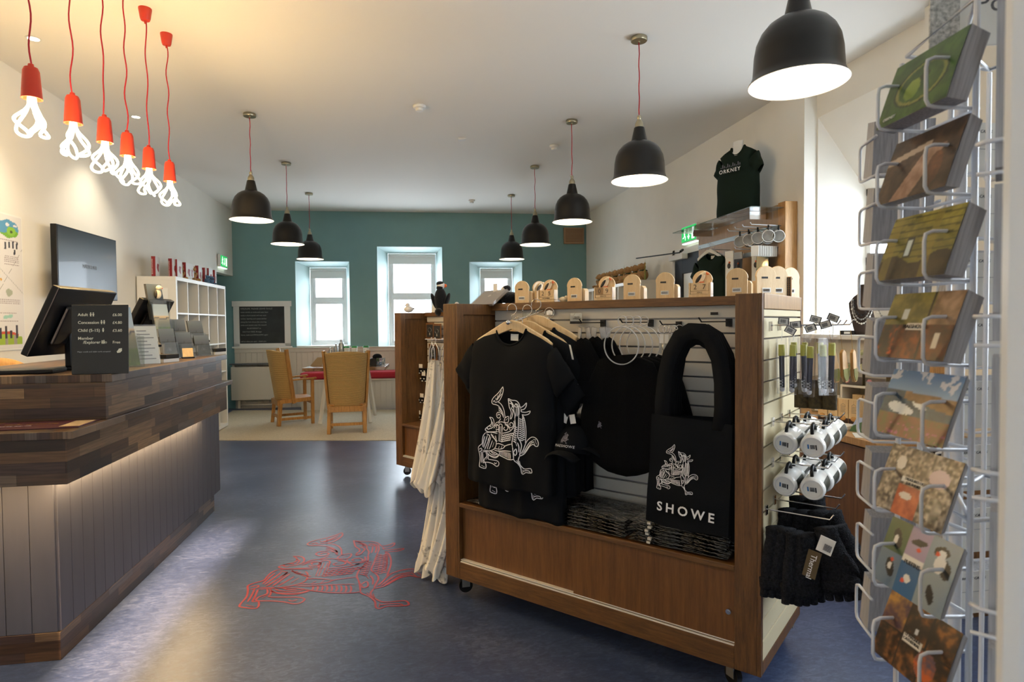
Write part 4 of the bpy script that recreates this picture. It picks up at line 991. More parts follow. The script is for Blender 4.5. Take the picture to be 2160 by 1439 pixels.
# floating pens in clear bags with tags
K['navy'] = mat('navy_gloss', '0E1A3A', .2, coat=.5); K['yel'] = mat('yellow_band', 'C8C450', .4)
def pen(label):
    t = thing('souvenir_pen', label, 'pen', group='navy souvenir pens in clear bags')
    MB().cyl((0, 0, -.20), (0, 0, -.085), .0085, .0095, 14).build('barrel', K['navy'], t, smooth=2)
    MB().cyl((0, 0, -.085), (0, 0, -.045), .0115, .0105, 14).build('yellow_top', K['yel'], t, smooth=2)
    MB().ell((0, 0, -.206), (.009, .009, .010), 14, 8).build('clear_tip', K['wire'], t, smooth=True)
    m = MB()
    for i in range(3): m.tube([(-.005, -.0100, -.180-.0105*i+.008), (-.005, -.0100, -.180-.0105*i)], .001, 4).tube([(.005, -.0095, -.180-.0105*i+.008), (-.004, -.0102, -.176-.0105*i), (.005, -.0095, -.180-.0105*i)], .001, 4)
    m.build('lettering', K['print'], t)
    MB().box(-.016, -.013, -.222, .016, .013, -.02).build('clear_bag', K['polyc'], t)
    MB().tube([(0, 0, -.03), (.003, 0, 0), (0, 0, .03)], .0007, 4).build('string', K['paper'], t)
    return t
pn = pen('navy souvenir pen'); k = 0
for (u, w, z, l) in ((1.585, .10, 1.325, 'beside the slats, front row'), (1.628, .09, 1.325, 'second of the front row'), (1.655, .12, 1.325, 'third of the front row'), (1.685, .09, 1.32, 'fourth of the front row'), (1.718, .12, 1.325, 'fifth of the front row, small tags above'), (1.752, .10, 1.33, 'outermost of the front row'),
                     (1.60, .22, 1.33, 'rear row beside the slats'), (1.64, .22, 1.33, 'rear row, second out'), (1.69, .22, 1.33, 'rear row, third out'), (1.73, .22, 1.33, 'rear row, outermost')):
    o = pn if k == 0 else dup(pn); k += 1
    o['label'] = 'navy and yellow souvenir pen in a bag, ' + l; o.location = gp(u, w, z+.02); o.rotation_euler = (0, .02*(-1)**k, GA+.2*(k % 3-1))
for w in (.10, .22, .36): peg_end(w, 1.37, .22)
for k, (u, w, z, a) in enumerate(((1.60, .07, 1.385, .1), (1.64, .07, 1.372, -.1), (1.625, .06, 1.352, .5), (1.69, .06, 1.36, -.35), (1.735, .07, 1.372, -.3), (1.70, .09, 1.39, .3), (1.75, .12, 1.395, .4))):
    t = thing('barcode_tag', 'white barcode tag with black edge, %s of the cluster above the pens' % ('slat end', 'second', 'lowest', 'middle', 'fifth', 'sixth', 'outermost')[k], 'tag', gp(u, w, z), rot=(.2, a, GA+.3*a))
    MB().box(-.018, 0, -.012, .018, .002, .012).build('black_border', K['ink'], t); f = MB().box(-.015, -.001, -.010, .015, 0, .010).build('white_face', K['paper'], t)
    m = MB(); [m.box(-.010+i*.003, -.002, -.006, -.0085+i*.003, -.001, .006) for i in range(6)]; m.build('barcode', K['ink'], f)
def spoon(label, loc, rz):
    t = thing('wooden_ornament', label, 'ornament', loc, rot=(0, -.16, rz), group='wooden ornaments on gold threads')
    MB().prism([(-.012, 0), (0, .012), (.012, 0), (.016, -.05), (.018, -.085), (.008, -.11), (-.008, -.11), (-.018, -.085), (-.016, -.05)], -.006, .006).build('wooden_shape', K['pine'], t, bevel=.003)
    MB().prism([(-.014, -.06), (.014, -.06), (.015, -.085), (.006, -.105), (-.006, -.105), (-.015, -.085)], -.0075, .0075).build('painted_end', mat('gold_green', '6A6420', .3, .4), t)
    MB().tube([(0, 0, .01), (0, .002, .085)], .0008, 4).build('thread', K['gold'], t)
for i, l in enumerate(('nearest the pens', 'in the middle', 'outermost')): spoon('turned wooden ornament on a thread, ' + l, gp(1.735+.028*i, .20+.03*i, 1.27), GA+.9+.2*i)
for i, l in enumerate(('nearest the slats', 'middle', 'outer')):
    o = MB().loft([[(.025*cos(a*pi/8), .012*sin(a*pi/8), z) for a in range(16)] for z in (0, -.04, -.11)]).build('felt_pouch', mat('brown_pattern', '4A3C22', .8, noise=.5, ns=90), None, smooth=2, loc=gp(1.61+.05*i, .30, 1.16), rot=(0, 0, GA)); tag(o, 'dark brown patterned pouch below the pens, ' + l, 'pouch')

# ---- scarves on the left end ----
def scarf_mat():
    m = bpy.data.materials.new('printed_gauze'); m.use_nodes = True; nt = m.node_tree; b = nt.nodes['Principled BSDF']
    tc = N(nt, 'ShaderNodeTexCoord'); a = N(nt, 'ShaderNodeTexNoise'); a.inputs['Scale'].default_value = 7; a.inputs['Detail'].default_value = 2
    c = N(nt, 'ShaderNodeTexNoise'); c.inputs['Scale'].default_value = 34; c.inputs['Detail'].default_value = 4
    nt.links.new(tc.outputs['Object'], a.inputs[0]); nt.links.new(tc.outputs['Object'], c.inputs[0])
    ml = N(nt, 'ShaderNodeMath', operation='MULTIPLY'); nt.links.new(a.outputs[0], ml.inputs[0]); nt.links.new(c.outputs[0], ml.inputs[1])
    r = ramp(nt, [(.30, 'E6E2D8'), (.34, 'C8C4BC'), (.42, '6E6C66')], ml.outputs[0]); nt.links.new(r.outputs[0], b.inputs['Base Color'])
    b.inputs['Roughness'].default_value = .9; return m
K['gauze'] = scarf_mat()
def scarf(label, top, bot, seed, spread=.07, ln=.75):
    r = random.Random(seed); t = thing('hanging_scarf', label, 'scarf', group='white printed scarves on the stand end')
    ph = [r.uniform(0, 6) for _ in range(4)]
    def P(u, v):
        a = 2*pi*u; w = .018+spread*v**.8
        rr = w*(1+.28*sin(a*5+ph[0]+v*2)+.16*sin(a*9+ph[1]))
        return (rr*cos(a)*.9 - .09*v*v, rr*sin(a)*.8, -ln*v - (.035*sin(a*3+ph[2]) if v > .98 else 0))
    MB().sheet(P, 64, 20).build('gathered_cloth', K['gauze'], t, smooth=True)
    MB().tube([(.0, 0, .095), (.006, 0, .11), (.0, 0, .122), (-.012, 0, .118)], .002, 5).tube([(0, 0, .095), (-.025, 0, .06), (-.032, 0, .0)], .0028, 6).tube([(0, 0, .095), (.025, 0, .06), (.032, 0, .0)], .0028, 6).build('wire_hanger', K['wire'], t, smooth=True)
    return t
def endpeg(w, z, ln): MB().box(-.006, w-.012, z-.02, 0, w+.012, z+.014).tube([(0, w, z), (-ln, w, z)], .003, 6).build('peg', K['chrome'], g1, smooth=2)
k = 0
for row, (z, ln) in enumerate(((1.19, .66), (.62, .54))):
    for j, (u, w, l) in enumerate(((-.20, .12, 'outermost'), (-.155, .10, 'second from outside'), (-.11, .13, 'third from outside'), (-.07, .11, 'next to the oak end'), (-.15, .24, 'behind the others'))):
        s_ = scarf('white scarf with grey thistle print, %s bunch, %s' % (('upper', 'lower')[row], l), 0, 0, k, .058-.01*(j == 3), ln+.02*((j*7) % 3)); k += 1
        s_.location = gp(u+.03*row, w, z); s_.rotation_euler = (0, 0, GA+.3*(j-1))
    endpeg(.11, z+.112, .24); endpeg(.24, z+.112, .24)

# ================= pendants, ceiling fittings =================
XR, XL, YR, SP = 1.553, -1.370, 2.2586, 1.7017
def pendant(label):
    t = thing('pendant_lamp', label, 'lamp', group='dark dome pendant lamps')   # origin at the ceiling
    MB().lathe([(.0, 0), (.052, 0), (.055, -.004), (.055, -.024), (.052, -.028), (.0, -.028)], 28).cyl((0, 0, -.028), (0, 0, -.036), .007).build('ceiling_rose', K['brass'], t, smooth=2)
    MB().tube([(.003*sin(i*1.3), .002*cos(i*1.7), -.03-.49*i/12) for i in range(13)], .0036, 8).build('cord', K['redcord'], t, smooth=True)
    MB().lathe([(.004, -.515), (.012, -.52), (.015, -.535), (.011, -.545), (.022, -.56), (.028, -.575), (.028, -.60)], 20).tube([(.012, 0, -.525), (.022, 0, -.52), (.022, 0, -.505), (.01, 0, -.502)], .002, 5).build('lamp_holder', K['brass'], t, smooth=2)
    pr = [(.030, -.597), (.034, -.60), (.052, -.682), (.055, -.690), (.085, -.702), (.115, -.722), (.14, -.752), (.157, -.79), (.165, -.835), (.170, -.915), (.178, -.937), (.187, -.948), (.189, -.952)]
    s = MB().lathe(pr, 44).build('lamp_shade', K['shade'], t, smooth=2)
    MB().lathe([(r-.003, z-.001) for r, z in pr[2:]] , 44).lathe([(.189, -.952), (.186, -.954), (.182, -.95)], 44).build('inner_reflector', K['shadein'], s, smooth=2)
    MB().ell((0, 0, -.80), (.03, .03, .042), 16, 10).cyl((0, 0, -.69), (0, 0, -.77), .014).build('bulb', K['bulb'], t, smooth=True)
    return t
K['bulb'] = emis('warm_bulb', 'FFEBCB', 30)
def pl(x, y, z, e, c=(1, .86, .66), r=.03): return lamp('bulb_light', 'POINT', (x, y, z), e, c, shadow_soft_size=r)
rl = ['large dark pendant lamp at the top edge, nearest over the right side', 'dark pendant lamp above the oak stand, second in its row', 'dark pendant lamp third in the row towards the corner vent', 'dark pendant lamp fourth in the row, before the teal wall', 'smallest dark pendant lamp, over the small third window']
p0 = pendant(rl[0])
for i in range(5):
    o = p0 if i == 0 else dup(p0, label=rl[i]); o.location = (XR, YR+SP*i, CH); o.rotation_euler = (0, 0, i*1.1); pl(XR, YR+SP*i, CH-.86, 9)
for i, l in ((2, 'brownish pendant lamp largest of the three before the teal wall left side'), (3, 'dark pendant lamp middle of the three above the white shelf side'), (4, 'dark pendant lamp beside the first far window, smallest of its row')):
    dup(p0, (XL, YR+SP*i+.2387, CH), i*.7, l); pl(XL, YR+SP*i+.2387, CH-.86, 9)
# red plumen-style pendants over the counter
K['plume'] = emis('glowing_tube', 'FFE9A8', 16)
def redlamp(label, ang, zb=2.5):
    t = thing('red_pendant', label, 'lamp', group='red cord lamps above the counter')
    zt = -(CH-zb)      # holder top
    MB().lathe([(0, 0), (.036, 0), (.036, -.008), (.028, -.062), (.024, -.072), (.0, -.075)], 20).cyl((0, 0, -.072), (0, 0, -.09), .006).build('ceiling_cup', K['red'], t, smooth=2)
    n = 24; MB().tube([(.006*sin(i*.8+ang), .005*sin(i*.6+1), -.08+(zt+.08)*i/n) for i in range(n+1)], .0035, 6).build('cord', K['redcord'], t, smooth=True)
    MB().lathe([(.006, zt+.014), (.010, zt+.012), (.012, zt), (.024, zt-.003), (.030, zt-.018), (.037, zt-.125), (.038, zt-.13), (.033, zt-.13), (.02, zt-.10)], 22).build('lamp_holder', K['red'], t, smooth=2)
    m = MB()
    for s in (0, 1, 2):
        a0 = s*2*pi/3; pts = []
        for i in range(30):
            f = i/29; z = zt-.125 - .15*sin(pi*f)**.75; r = .010 + .044*sin(2*pi*f)**2 + .014*sin(pi*f)**2; a = a0 + (f-.5)*3.2
            pts.append((r*cos(a), r*sin(a), z + .02*sin(2*pi*f)))
        m.tube(pts, .0062, 8)
    m.build('glowing_tube', K['plume'], t, smooth=True)
    t.rotation_euler = (0, 0, ang); return t
ys = (2.854+.02, 3.175+.02, 3.48+.02, 3.731+.03, 4.05, 4.38); zl = ('nearest to the poster end', 'second from the poster end', 'third from the poster end', 'fourth from the poster end', 'fifth from the poster end', 'last, its red cup whole on the ceiling')
r0 = None
for i, y in enumerate(ys):
    lab = 'red cord lamp with glowing looped bulb, ' + zl[i]
    if r0 is None: r0 = redlamp(lab, .3, 2.462)
    o = r0 if i == 0 else dup(r0, label=lab)
    o.location = (-1.52, y, CH-.006*i*0); o.rotation_euler = (0, 0, .3+i*1.2); pl(-1.52, y, 2.25, 19, (1, .66, .28), .06)
# recessed downlights, detectors, sensor
for k, (x, y, l) in enumerate(((-2.40, 4.576, 'small round glowing downlight in the ceiling near the red cords'), (-2.40, 6.13, 'small round glowing downlight further along the ceiling'))):
    t = thing('downlight', l, 'light', (x, y, CH)); MB().lathe([(.045, -.001), (.045, -.004), (.034, -.005), (.032, .0)], 24).build('trim_ring', K['white'], t, smooth=2)
    MB().disc((0, 0, -.003), .032).build('glowing_lens', emis('downlight_glow', 'FFF3D8', 25), t)
    lamp('downlight_beam', 'SPOT', (x, y, CH-.02), 60, (1, .88, .68), spot_size=radians(95), spot_blend=.8, shadow_soft_size=.03)
def detector(label, x, y, s=1.0):
    t = thing('smoke_detector', label, 'smoke detector', (x, y, CH))
    MB().lathe([(0, 0), (.052*s, 0), (.055*s, -.006), (.05*s, -.022), (.034*s, -.026)], 28).build('base', K['white'], t, smooth=2)
    MB().lathe([(.034*s, -.024), (.032*s, -.046), (.02*s, -.052), (0, -.052)], 24).build('sensor_head', K['white'], t, smooth=2)
    return t
detector('white smoke detector on the ceiling between the first pendant rows', .133, 5.477, 1.05); detector('white smoke detector beside the third pendant cord of the row', 1.584, 6.488, .95); detector('small white smoke detector near the teal wall', 1.01, 9.52, .95)
o = MB().box(-.04, -.04, -.012, .04, .04, 0).box(-.03, -.03, -.018, .03, .03, -.012).build('ceiling_sensor', K['white'], None, bevel=.002, loc=(.581, 6.386, CH)); tag(o, 'small flat square sensor on the ceiling', 'sensor')

# ================= counter =================
ct = thing('shop_counter', 'long shop counter of patchwork wood staves over grey boards', 'counter', (-1.437, 2.80, 0))
# local x=0 is the aisle face of the grey boards, counter runs +y
CL = 2.24; CW = -.66
MB().box(CW+.0, .0, 0, 0, CL-.17, .118).build('plinth', K['patch'], ct, bevel=.002)
m = MB(); y = .012; 
while y < CL-.02: m.box(-.010, y, .118, -.0005, min(y+.094, CL-.012), .81); y += .0955
x = -.012
while x > CW: m.box(max(x-.094, CW), .004, .118, x, .014, .81); x -= .0955
m.box(CW, .012, .118, -.009, CL-.012, .81)
m.build('board_cladding', K['grey'], ct, bevel=.0025)
lo = MB().box(CW, -.268, .797, .177, 1.80, .968).build('lower_ledge', K['patch'], ct, bevel=.002)
MB().box(CW, -.275, .968, .202, 1.86, .996).build('ledge_top', [K['ptop'], K['pend']], lo, bevel=.0015)
up = MB().box(CW, .02, .996, .187, 1.66, 1.152).build('upper_tier', K['patch'], ct, bevel=.002)
MB().box(CW, .035, 1.152, .207, 1.72, 1.185).build('counter_top', K['ptop'], ct, bevel=.0015)
K['led'] = emis('warm_led', 'FFC56A', 26)
MB().box(.02, -.20, .792, .035, 1.78, .797).box(CW, -.20, .792, .02, -.185, .797).build('light_strip', K['led'], ct)
lamp('led_glow', 'AREA', (-1.437+.03, 2.80+.82, .788), 16, (1, .72, .38), (0, 0, 0), shape='RECTANGLE', size=.02, size_y=1.9)
lamp('led_glow', 'AREA', (-1.437-.6, 2.62, .788), 6, (1, .72, .38), (0, 0, 0), shape='RECTANGLE', size=1.2, size_y=.02)

# ================= left side: things on the counter and the left wall =================
CT = 1.146
BEFORE = set(bpy.data.objects)
sg = thing('price_sign', 'dark upright ticket price sign standing on the counter corner', 'sign', (-1.535, 3.42, CT), 0, rot=(radians(-3), 0, radians(2)))
SW, SH = .258, .352
K['signb'] = mat('dark_sign_board', '1B1B17', .5, bump=.1, bs=400)
MB().box(-SW/2, -.004, 0, SW/2, .004, SH).build('sign_board', K['signb'], sg, bevel=.002)
MB().box(-SW/2+.02, .004, 0, SW/2-.02, .07, .004).build('stand_foot', K['signb'], sg)
K['signt'] = mat('sign_lettering', 'E4E0C8', .6)
def st(s, x, z, size, al='LEFT', m='signt', bold=.0002): return text(s, size, K[m], sg, (x*SW-SW/2, -.0045, z*SH), al=al, bold=bold)
for s_, x, z in (('Adult', .11, .838), ('Concession', .11, .725), ('Child (5-15)', .11, .612), ('Member', .11, .498), ('/Explorer', .20, .44)): st(s_, x, z, .0205)
for s_, z in (('£6.00', .835), ('£4.80', .722), ('£3.60', .608), ('Free', .438)): st(s_, .72, z, .0195)
st('Major credit and debit cards accepted', .10, .315, .0098, m='greyboard', bold=0)
def icon(x, z, kind):
    m = MB(); x = x*SW-SW/2; z = z*SH
    def fig(cx, k=1.0):
        m.cyl((cx, -.0046, z+.017*k), (cx, -.0052, z+.017*k), .0032*k, n=10).box(cx-.003*k, -.0052, z+.005*k, cx+.003*k, -.0046, z+.013*k).box(cx-.0028*k, -.0052, z, cx-.0006*k, -.0046, z+.006*k).box(cx+.0006*k, -.0052, z, cx+.0028*k, -.0046, z+.006*k).box(cx-.005*k, -.0052, z+.009*k, cx+.005*k, -.0046, z+.0115*k)
    if kind == 1: fig(x)
    if kind == 2: fig(x-.006); fig(x+.006)
    if kind == 3: fig(x-.006, .9); fig(x+.002, 1); m.tube([(x+.011+.004*cos(a*.7), -.005, z+.007+.004*sin(a*.7)) for a in range(9)], .0009, 4, closed=True)
    if kind == 4: m.prism([(x-.009, z), (x+.004, z+.002), (x+.012, z+.010), (x+.012, z+.024), (x-.002, z+.022), (x-.006, z+.014), (x-.012, z+.008)], -.0052, -.0046)
    m.build('pictogram', K['signt'], sg)
icon(.36, .832, 2); icon(.55, .72, 2); icon(.555, .606, 1); icon(.56, .435, 3); icon(.84, .30, 4)

def monitor(label, loc, rz, w_=.55, h_=.34, tilt=-22, lift=.30):
    t = thing('till_monitor', label, 'monitor', loc, rz)
    a = radians(tilt); R = Euler((a, 0, 0)).to_matrix()
    def T_(p): v = R @ Vector(p); return (v.x, v.y, v.z+lift)
    m = MB()
    def bx(x0, y0, z0, x1, y1, z1, mm): mm.hexa([T_(p) for p in ((x0,y0,z0),(x1,y0,z0),(x1,y1,z0),(x0,y1,z0),(x0,y0,z1),(x1,y0,z1),(x1,y1,z1),(x0,y1,z1))])
    bx(-w_/2, -.02, -h_/2, w_/2, .02, h_/2, m); m.build('monitor_casing', K['black'], t, bevel=.006)
    m = MB(); bx(-w_*.3, -.045, -h_*.32, w_*.3, -.02, h_*.25, m); m.build('rear_housing', K['black'], t, bevel=.012)
    m = MB(); bx(-w_*.48, .0201, -h_*.46, w_*.48, .0205, h_*.46, m); m.build('screen', K['screen'], t)
    MB().box(-.05, -.02, .012, .05, .02, lift-.02).build('stand_column', K['black'], t, bevel=.008)
    MB().box(-.13, -.11, 0, .13, .10, .014).build('stand_base', K['black'], t, bevel=.006)
    m = MB()
    for i in range(4): m.tube([(-.06+.03*i, -.05, lift-.10), (-.08+.02*i, -.07, lift-.18), (-.06+.02*i, -.05, .02)], .004, 6)
    m.build('cable', K['black'], t, smooth=True)
    return t
monitor('large black till monitor seen from behind, leaning over the counter corner', (-1.87, 3.86, CT), radians(86), .56, .40, 25, .272)
monitor('second black till screen seen from behind, under the toy bird', (-1.92, 5.02, CT), radians(80), .40, .34, 28, .29)
b = thing('toy_bird', 'tiny cream and black toy bird perched on the second till screen', 'toy', (-1.80, 4.90, CT+.445), .5)
MB().ell((0, 0, .03), (.022, .016, .035)).build('body', K['puffw'], b, smooth=True); h = MB().ell((.006, 0, .075), .02).build('head', K['puffw'], b, smooth=True)
MB().ell((-.014, 0, .03), (.014, .018, .03)).build('wing', K['puffb'], b, smooth=True); MB().ell((.024, 0, .072), (.008, .005, .005)).build('beak', K['orange'], h, smooth=True)
o = MB().box(-.30, -.09, 0, .20, .09, .022).build('keyboard_tray', K['black'], None, bevel=.006, loc=(-2.0, 3.56, CT), rot=(0, 0, .1)); tag(o, 'long low black till base lying along the near counter edge', 'till base')
o = MB().box(-.14, -.09, 0, .14, .09, .005).build('paper_sheet', K['paper'], None, loc=(-1.78, 3.98, CT), rot=(0, 0, .3)); tag(o, 'white sheets under the large till monitor', 'paper')
# operator's wooden chair back rising behind the counter
wc = thing('wooden_chair', 'pale plywood chair with curved top, behind the counter', 'chair', (-2.42, 4.15, 0), .4)
MB().sheet(lambda u, v: ((u-.5)*.42, .06*(1-(2*u-1)**2) , .80+.40*v*(.72+.28*sin(pi*u)) ), 18, 8).build('backrest', K['pine'], wc, smooth=True).modifiers.new('solid', 'SOLIDIFY').thickness = .014
MB().box(-.2, -.36, .44, .2, .02, .46).build('seat', K['pine'], wc, bevel=.008)
for x, y in ((-.18, -.34), (.18, -.34), (-.18, .04), (.18, .04)): MB().cyl((x, y, 0), (x*.9, y*.9+.0, .44 if y < 0 else .85), .012).build('leg', K['steel'], wc, smooth=2)

# leaflet holders
def leaflets(t, x, y, z, w_, h_, n, kind, back=0, th=.006, lean=.25):
    for i in range(n):
        o = MB().box(-w_/2, 0, 0, w_/2, th*.8, h_).build('leaflet_stack' if n == 1 else 'leaflet', K['ink'] if i % 2 else K['darkgrey'], t, loc=(x, y+i*th, z), rot=(-lean, 0, 0))
    picture('front_cover', w_, h_, kind, t, 22, 26, loc=(x, y-.001, z), rot=(-lean, 0, 0))
K['darkgrey'] = mat('leaflet_grey', '5E6064', .6)
def holder(label, loc, rz, tiers, w_, group=None):
    """tiers: (height of pocket bottom, setback, leaflet height, cover)"""
    t = thing('leaflet_holder', label, 'leaflet holder', loc, rz, group)
    for (z, y, h_, kind, n) in tiers:
        leaflets(t, 0, y, z+.006, w_-.01, h_, n, kind)
        MB().hexa([(-w_/2, y-.03, z), (w_/2, y-.03, z), (w_/2, y-.027, z), (-w_/2, y-.027, z), (-w_/2, y+.01, z+h_*.55), (w_/2, y+.01, z+h_*.55), (w_/2, y+.013, z+h_*.55), (-w_/2, y+.013, z+h_*.55)]).build('clear_pocket', K['acryl'], t)
        MB().box(-w_/2-.003, y-.03, z, -w_/2, y+.08, z+h_*.5).build('side_wall', K['acryl'], t); MB().box(w_/2, y-.03, z, w_/2+.003, y+.08, z+h_*.5).build('side_wall', K['acryl'], t)
    MB().box(-w_/2, -.04, 0, w_/2, tiers[-1][1]+.06, .004).build('clear_base', K['acryl'], t)
    return t
# behind the price sign: one big cover and its book stack
holder('clear holder with green valley guidebooks behind the price sign', (-1.60, 3.93, CT), radians(52), [(0.0, .03, .36, 'valley', 5)], .155)
an = thing('acrylic_notice', 'clear acrylic stand with a printed notice, right beside the price sign', 'notice', (-1.63, 4.24, CT), radians(38))
MB().hexa([(-.065, -.03, 0), (.065, -.03, 0), (.065, -.028, 0), (-.065, -.028, 0), (-.065, .04, .24), (.065, .04, .24), (.065, .042, .24), (-.065, .042, .24)]).build('notice_sheet', K['paper'], an)
m = MB()
for i in range(9): m.hexa([(-.05, -.0315+.07*(f/.24), f) for f in (.03+.022*i,)]*1+[(.045-.02*(i % 3), -.0315+.07*((.03+.022*i)/.24), .03+.022*i), (.045-.02*(i % 3), -.0305+.07*((.03+.022*i)/.24), .03+.022*i), (-.05, -.0305+.07*((.03+.022*i)/.24), .03+.022*i)]+[(-.05, -.0305+.07*((.036+.022*i)/.24), .036+.022*i), (.045-.02*(i % 3), -.0305+.07*((.036+.022*i)/.24), .036+.022*i), (.045-.02*(i % 3), -.0295+.07*((.036+.022*i)/.24), .036+.022*i), (-.05, -.0295+.07*((.036+.022*i)/.24), .036+.022*i)])
m.build('printed_lines', K['darkgrey'], an)
MB().hexa([(-.068, -.034, 0), (.068, -.034, 0), (.068, -.032, 0), (-.068, -.032, 0), (-.068, .037, .25), (.068, .037, .25), (.068, .039, .25), (-.068, .039, .25)]).box(-.068, -.034, 0, .068, .05, .003).build('acrylic_sheet', K['acryl'], an)
h1 = holder('tall clear rack of dark leaflets in steps, middle of the counter', (-1.70, 4.80, CT), radians(50), [(.0, -.02, .22, 'stone', 4), (.16, .05, .24, 'valley', 5), (.28, .11, .27, 'stone', 5)], .12)
h2 = holder('lower clear rack of leaflets beside the tall rack', (-1.66, 5.02, CT), radians(50), [(.0, -.01, .19, 'stone', 4), (.09, .06, .2, 'stone', 4)], .13)
h3 = holder('clear leaflet rack with glinting empty front pocket, far end of the counter', (-1.62, 5.26, CT), radians(48), [(.0, -.03, .16, 'stone', 1), (.06, .04, .22, 'stone', 3)], .13)
def cardm(label, loc, rz, glow=None):
    t = thing('card_reader', label, 'card reader', loc, rz)
    MB().box(-.05, -.04, 0, .05, .04, .02).build('base', K['black'], t, bevel=.004); MB().cyl((0, 0, .02), (0, 0, .10), .012).build('stalk', K['black'], t, smooth=2)
    m = MB().hexa([(-.06, -.07, .10), (.06, -.07, .10), (.06, .06, .16), (-.06, .06, .16), (-.06, -.078, .115), (.06, -.078, .115), (.06, .052, .176), (-.06, .052, .176)]); m.build('terminal', K['black'], t, bevel=.004)
    MB().hexa([(-.04, -.06, .1225), (.04, -.06, .1225), (.04, .035, .1675), (-.04, .035, .1675), (-.04, -.061, .125), (.04, -.061, .125), (.04, .034, .170), (-.04, .034, .170)]).build('display', glow or K['screen'], t)
cardm('card reader with a cream lit display between notice and tall rack', (-1.70, 4.42, CT), .8, emis('cream_display', 'E8DCA8', .8))
cardm('dark card reader at the far end of the counter', (-1.72, 5.50, CT), .8)
for i, (x, y, l) in enumerate(((-1.60, 4.42, 'thin white boxed item with dark sleeve beside the printed notice'), (-1.58, 5.44, 'thin white boxed item at the far end of the counter'))):
    t = thing('small_book', l, 'book', (x, y, CT), -.35); MB().box(-.06, -.07, 0, .06, .07, .022).build('pages', K['paper'], t); MB().box(-.063, -.07, .022, .06, .073, .026).box(-.05, -.05, .026, .06, .073, .05).build('dark_cover', K['blackm'], t, bevel=.002)
t = thing('small_notice', 'small pale card in a wooden foot in front of the tall leaflet rack', 'card', (-1.58, 4.83, CT), .5)
MB().hexa([(-.035, 0, 0), (.035, 0, 0), (.035, .004, 0), (-.035, .004, 0), (-.035, .03, .075), (.035, .03, .075), (.035, .034, .075), (-.035, .034, .075)]).build('card', K['ply'], t); MB().box(-.04, -.01, 0, .04, .03, .012).build('foot', K['ink'], t)
gb = thing('book_display', 'dark framed books leaning behind the large till monitor', 'book', (-2.02, 4.35, CT), .6); MB().box(-.09, 0, 0, .09, .03, .29).build('cover', K['ink'], gb, bevel=.002); MB().box(-.095, .005, .01, -.09, .025, .28).build('pages', K['paper'], gb); gb.rotation_euler = (-.25, 0, .7)
lf = MB().box(-.17, -.10, 0, .17, .10, .003).build('desk_leaflet', mat('maroon_print', '4A1E2A', .35), None, loc=(-1.43, 2.70, .997), rot=(0, 0, .06)); tag(lf, 'maroon printed leaflet lying flat on the lower counter ledge', 'leaflet')
text('ORKNEY   HISTORIC SITES', .016, K['gold'], lf, (-.14, .02, .0032), rot=(0, 0, 0)); text('Open daily  10:00 - 17:00', .011, K['paper'], lf, (-.14, -.02, .0032), rot=(0, 0, 0)); MB().box(.09, -.07, .003, .16, .08, .0038).build('photo_strip', K['ply'], lf)

# the counter top is close to the camera and 4 cm higher than first measured: bring everything on it in about the lens centre height
for o in list(bpy.data.objects):
    if o not in BEFORE and o.parent is None and o is not lf and o is not wc:
        q = .835 if o is sg else .84
        o.location = Vector((o.location.x*q, o.location.y*q, 1.387 + (o.location.z-1.387)*.838)); o.scale = tuple(v*q for v in o.scale)

# wall screen
tv = thing('wall_screen', 'large dark flat screen angled on the left wall', 'screen', (-2.70, 5.83, 1.90), radians(90))
MB().box(-.50, -.022, -.275, .50, .022, .29).build('casing', K['black'], tv, bevel=.004)
MB().box(-.485, -.0235, -.258, .485, -.022, .278).build('screen_panel', K['tvs'], tv)
MB().box(-.15, .022, -.1, .15, .12, .1).build('wall_bracket', K['black'], tv)
text('MAESHOWE', .045, mat('faint_logo', '6A7078', .5), tv, (-.12, -.0245, -.02), name='faint_logo')
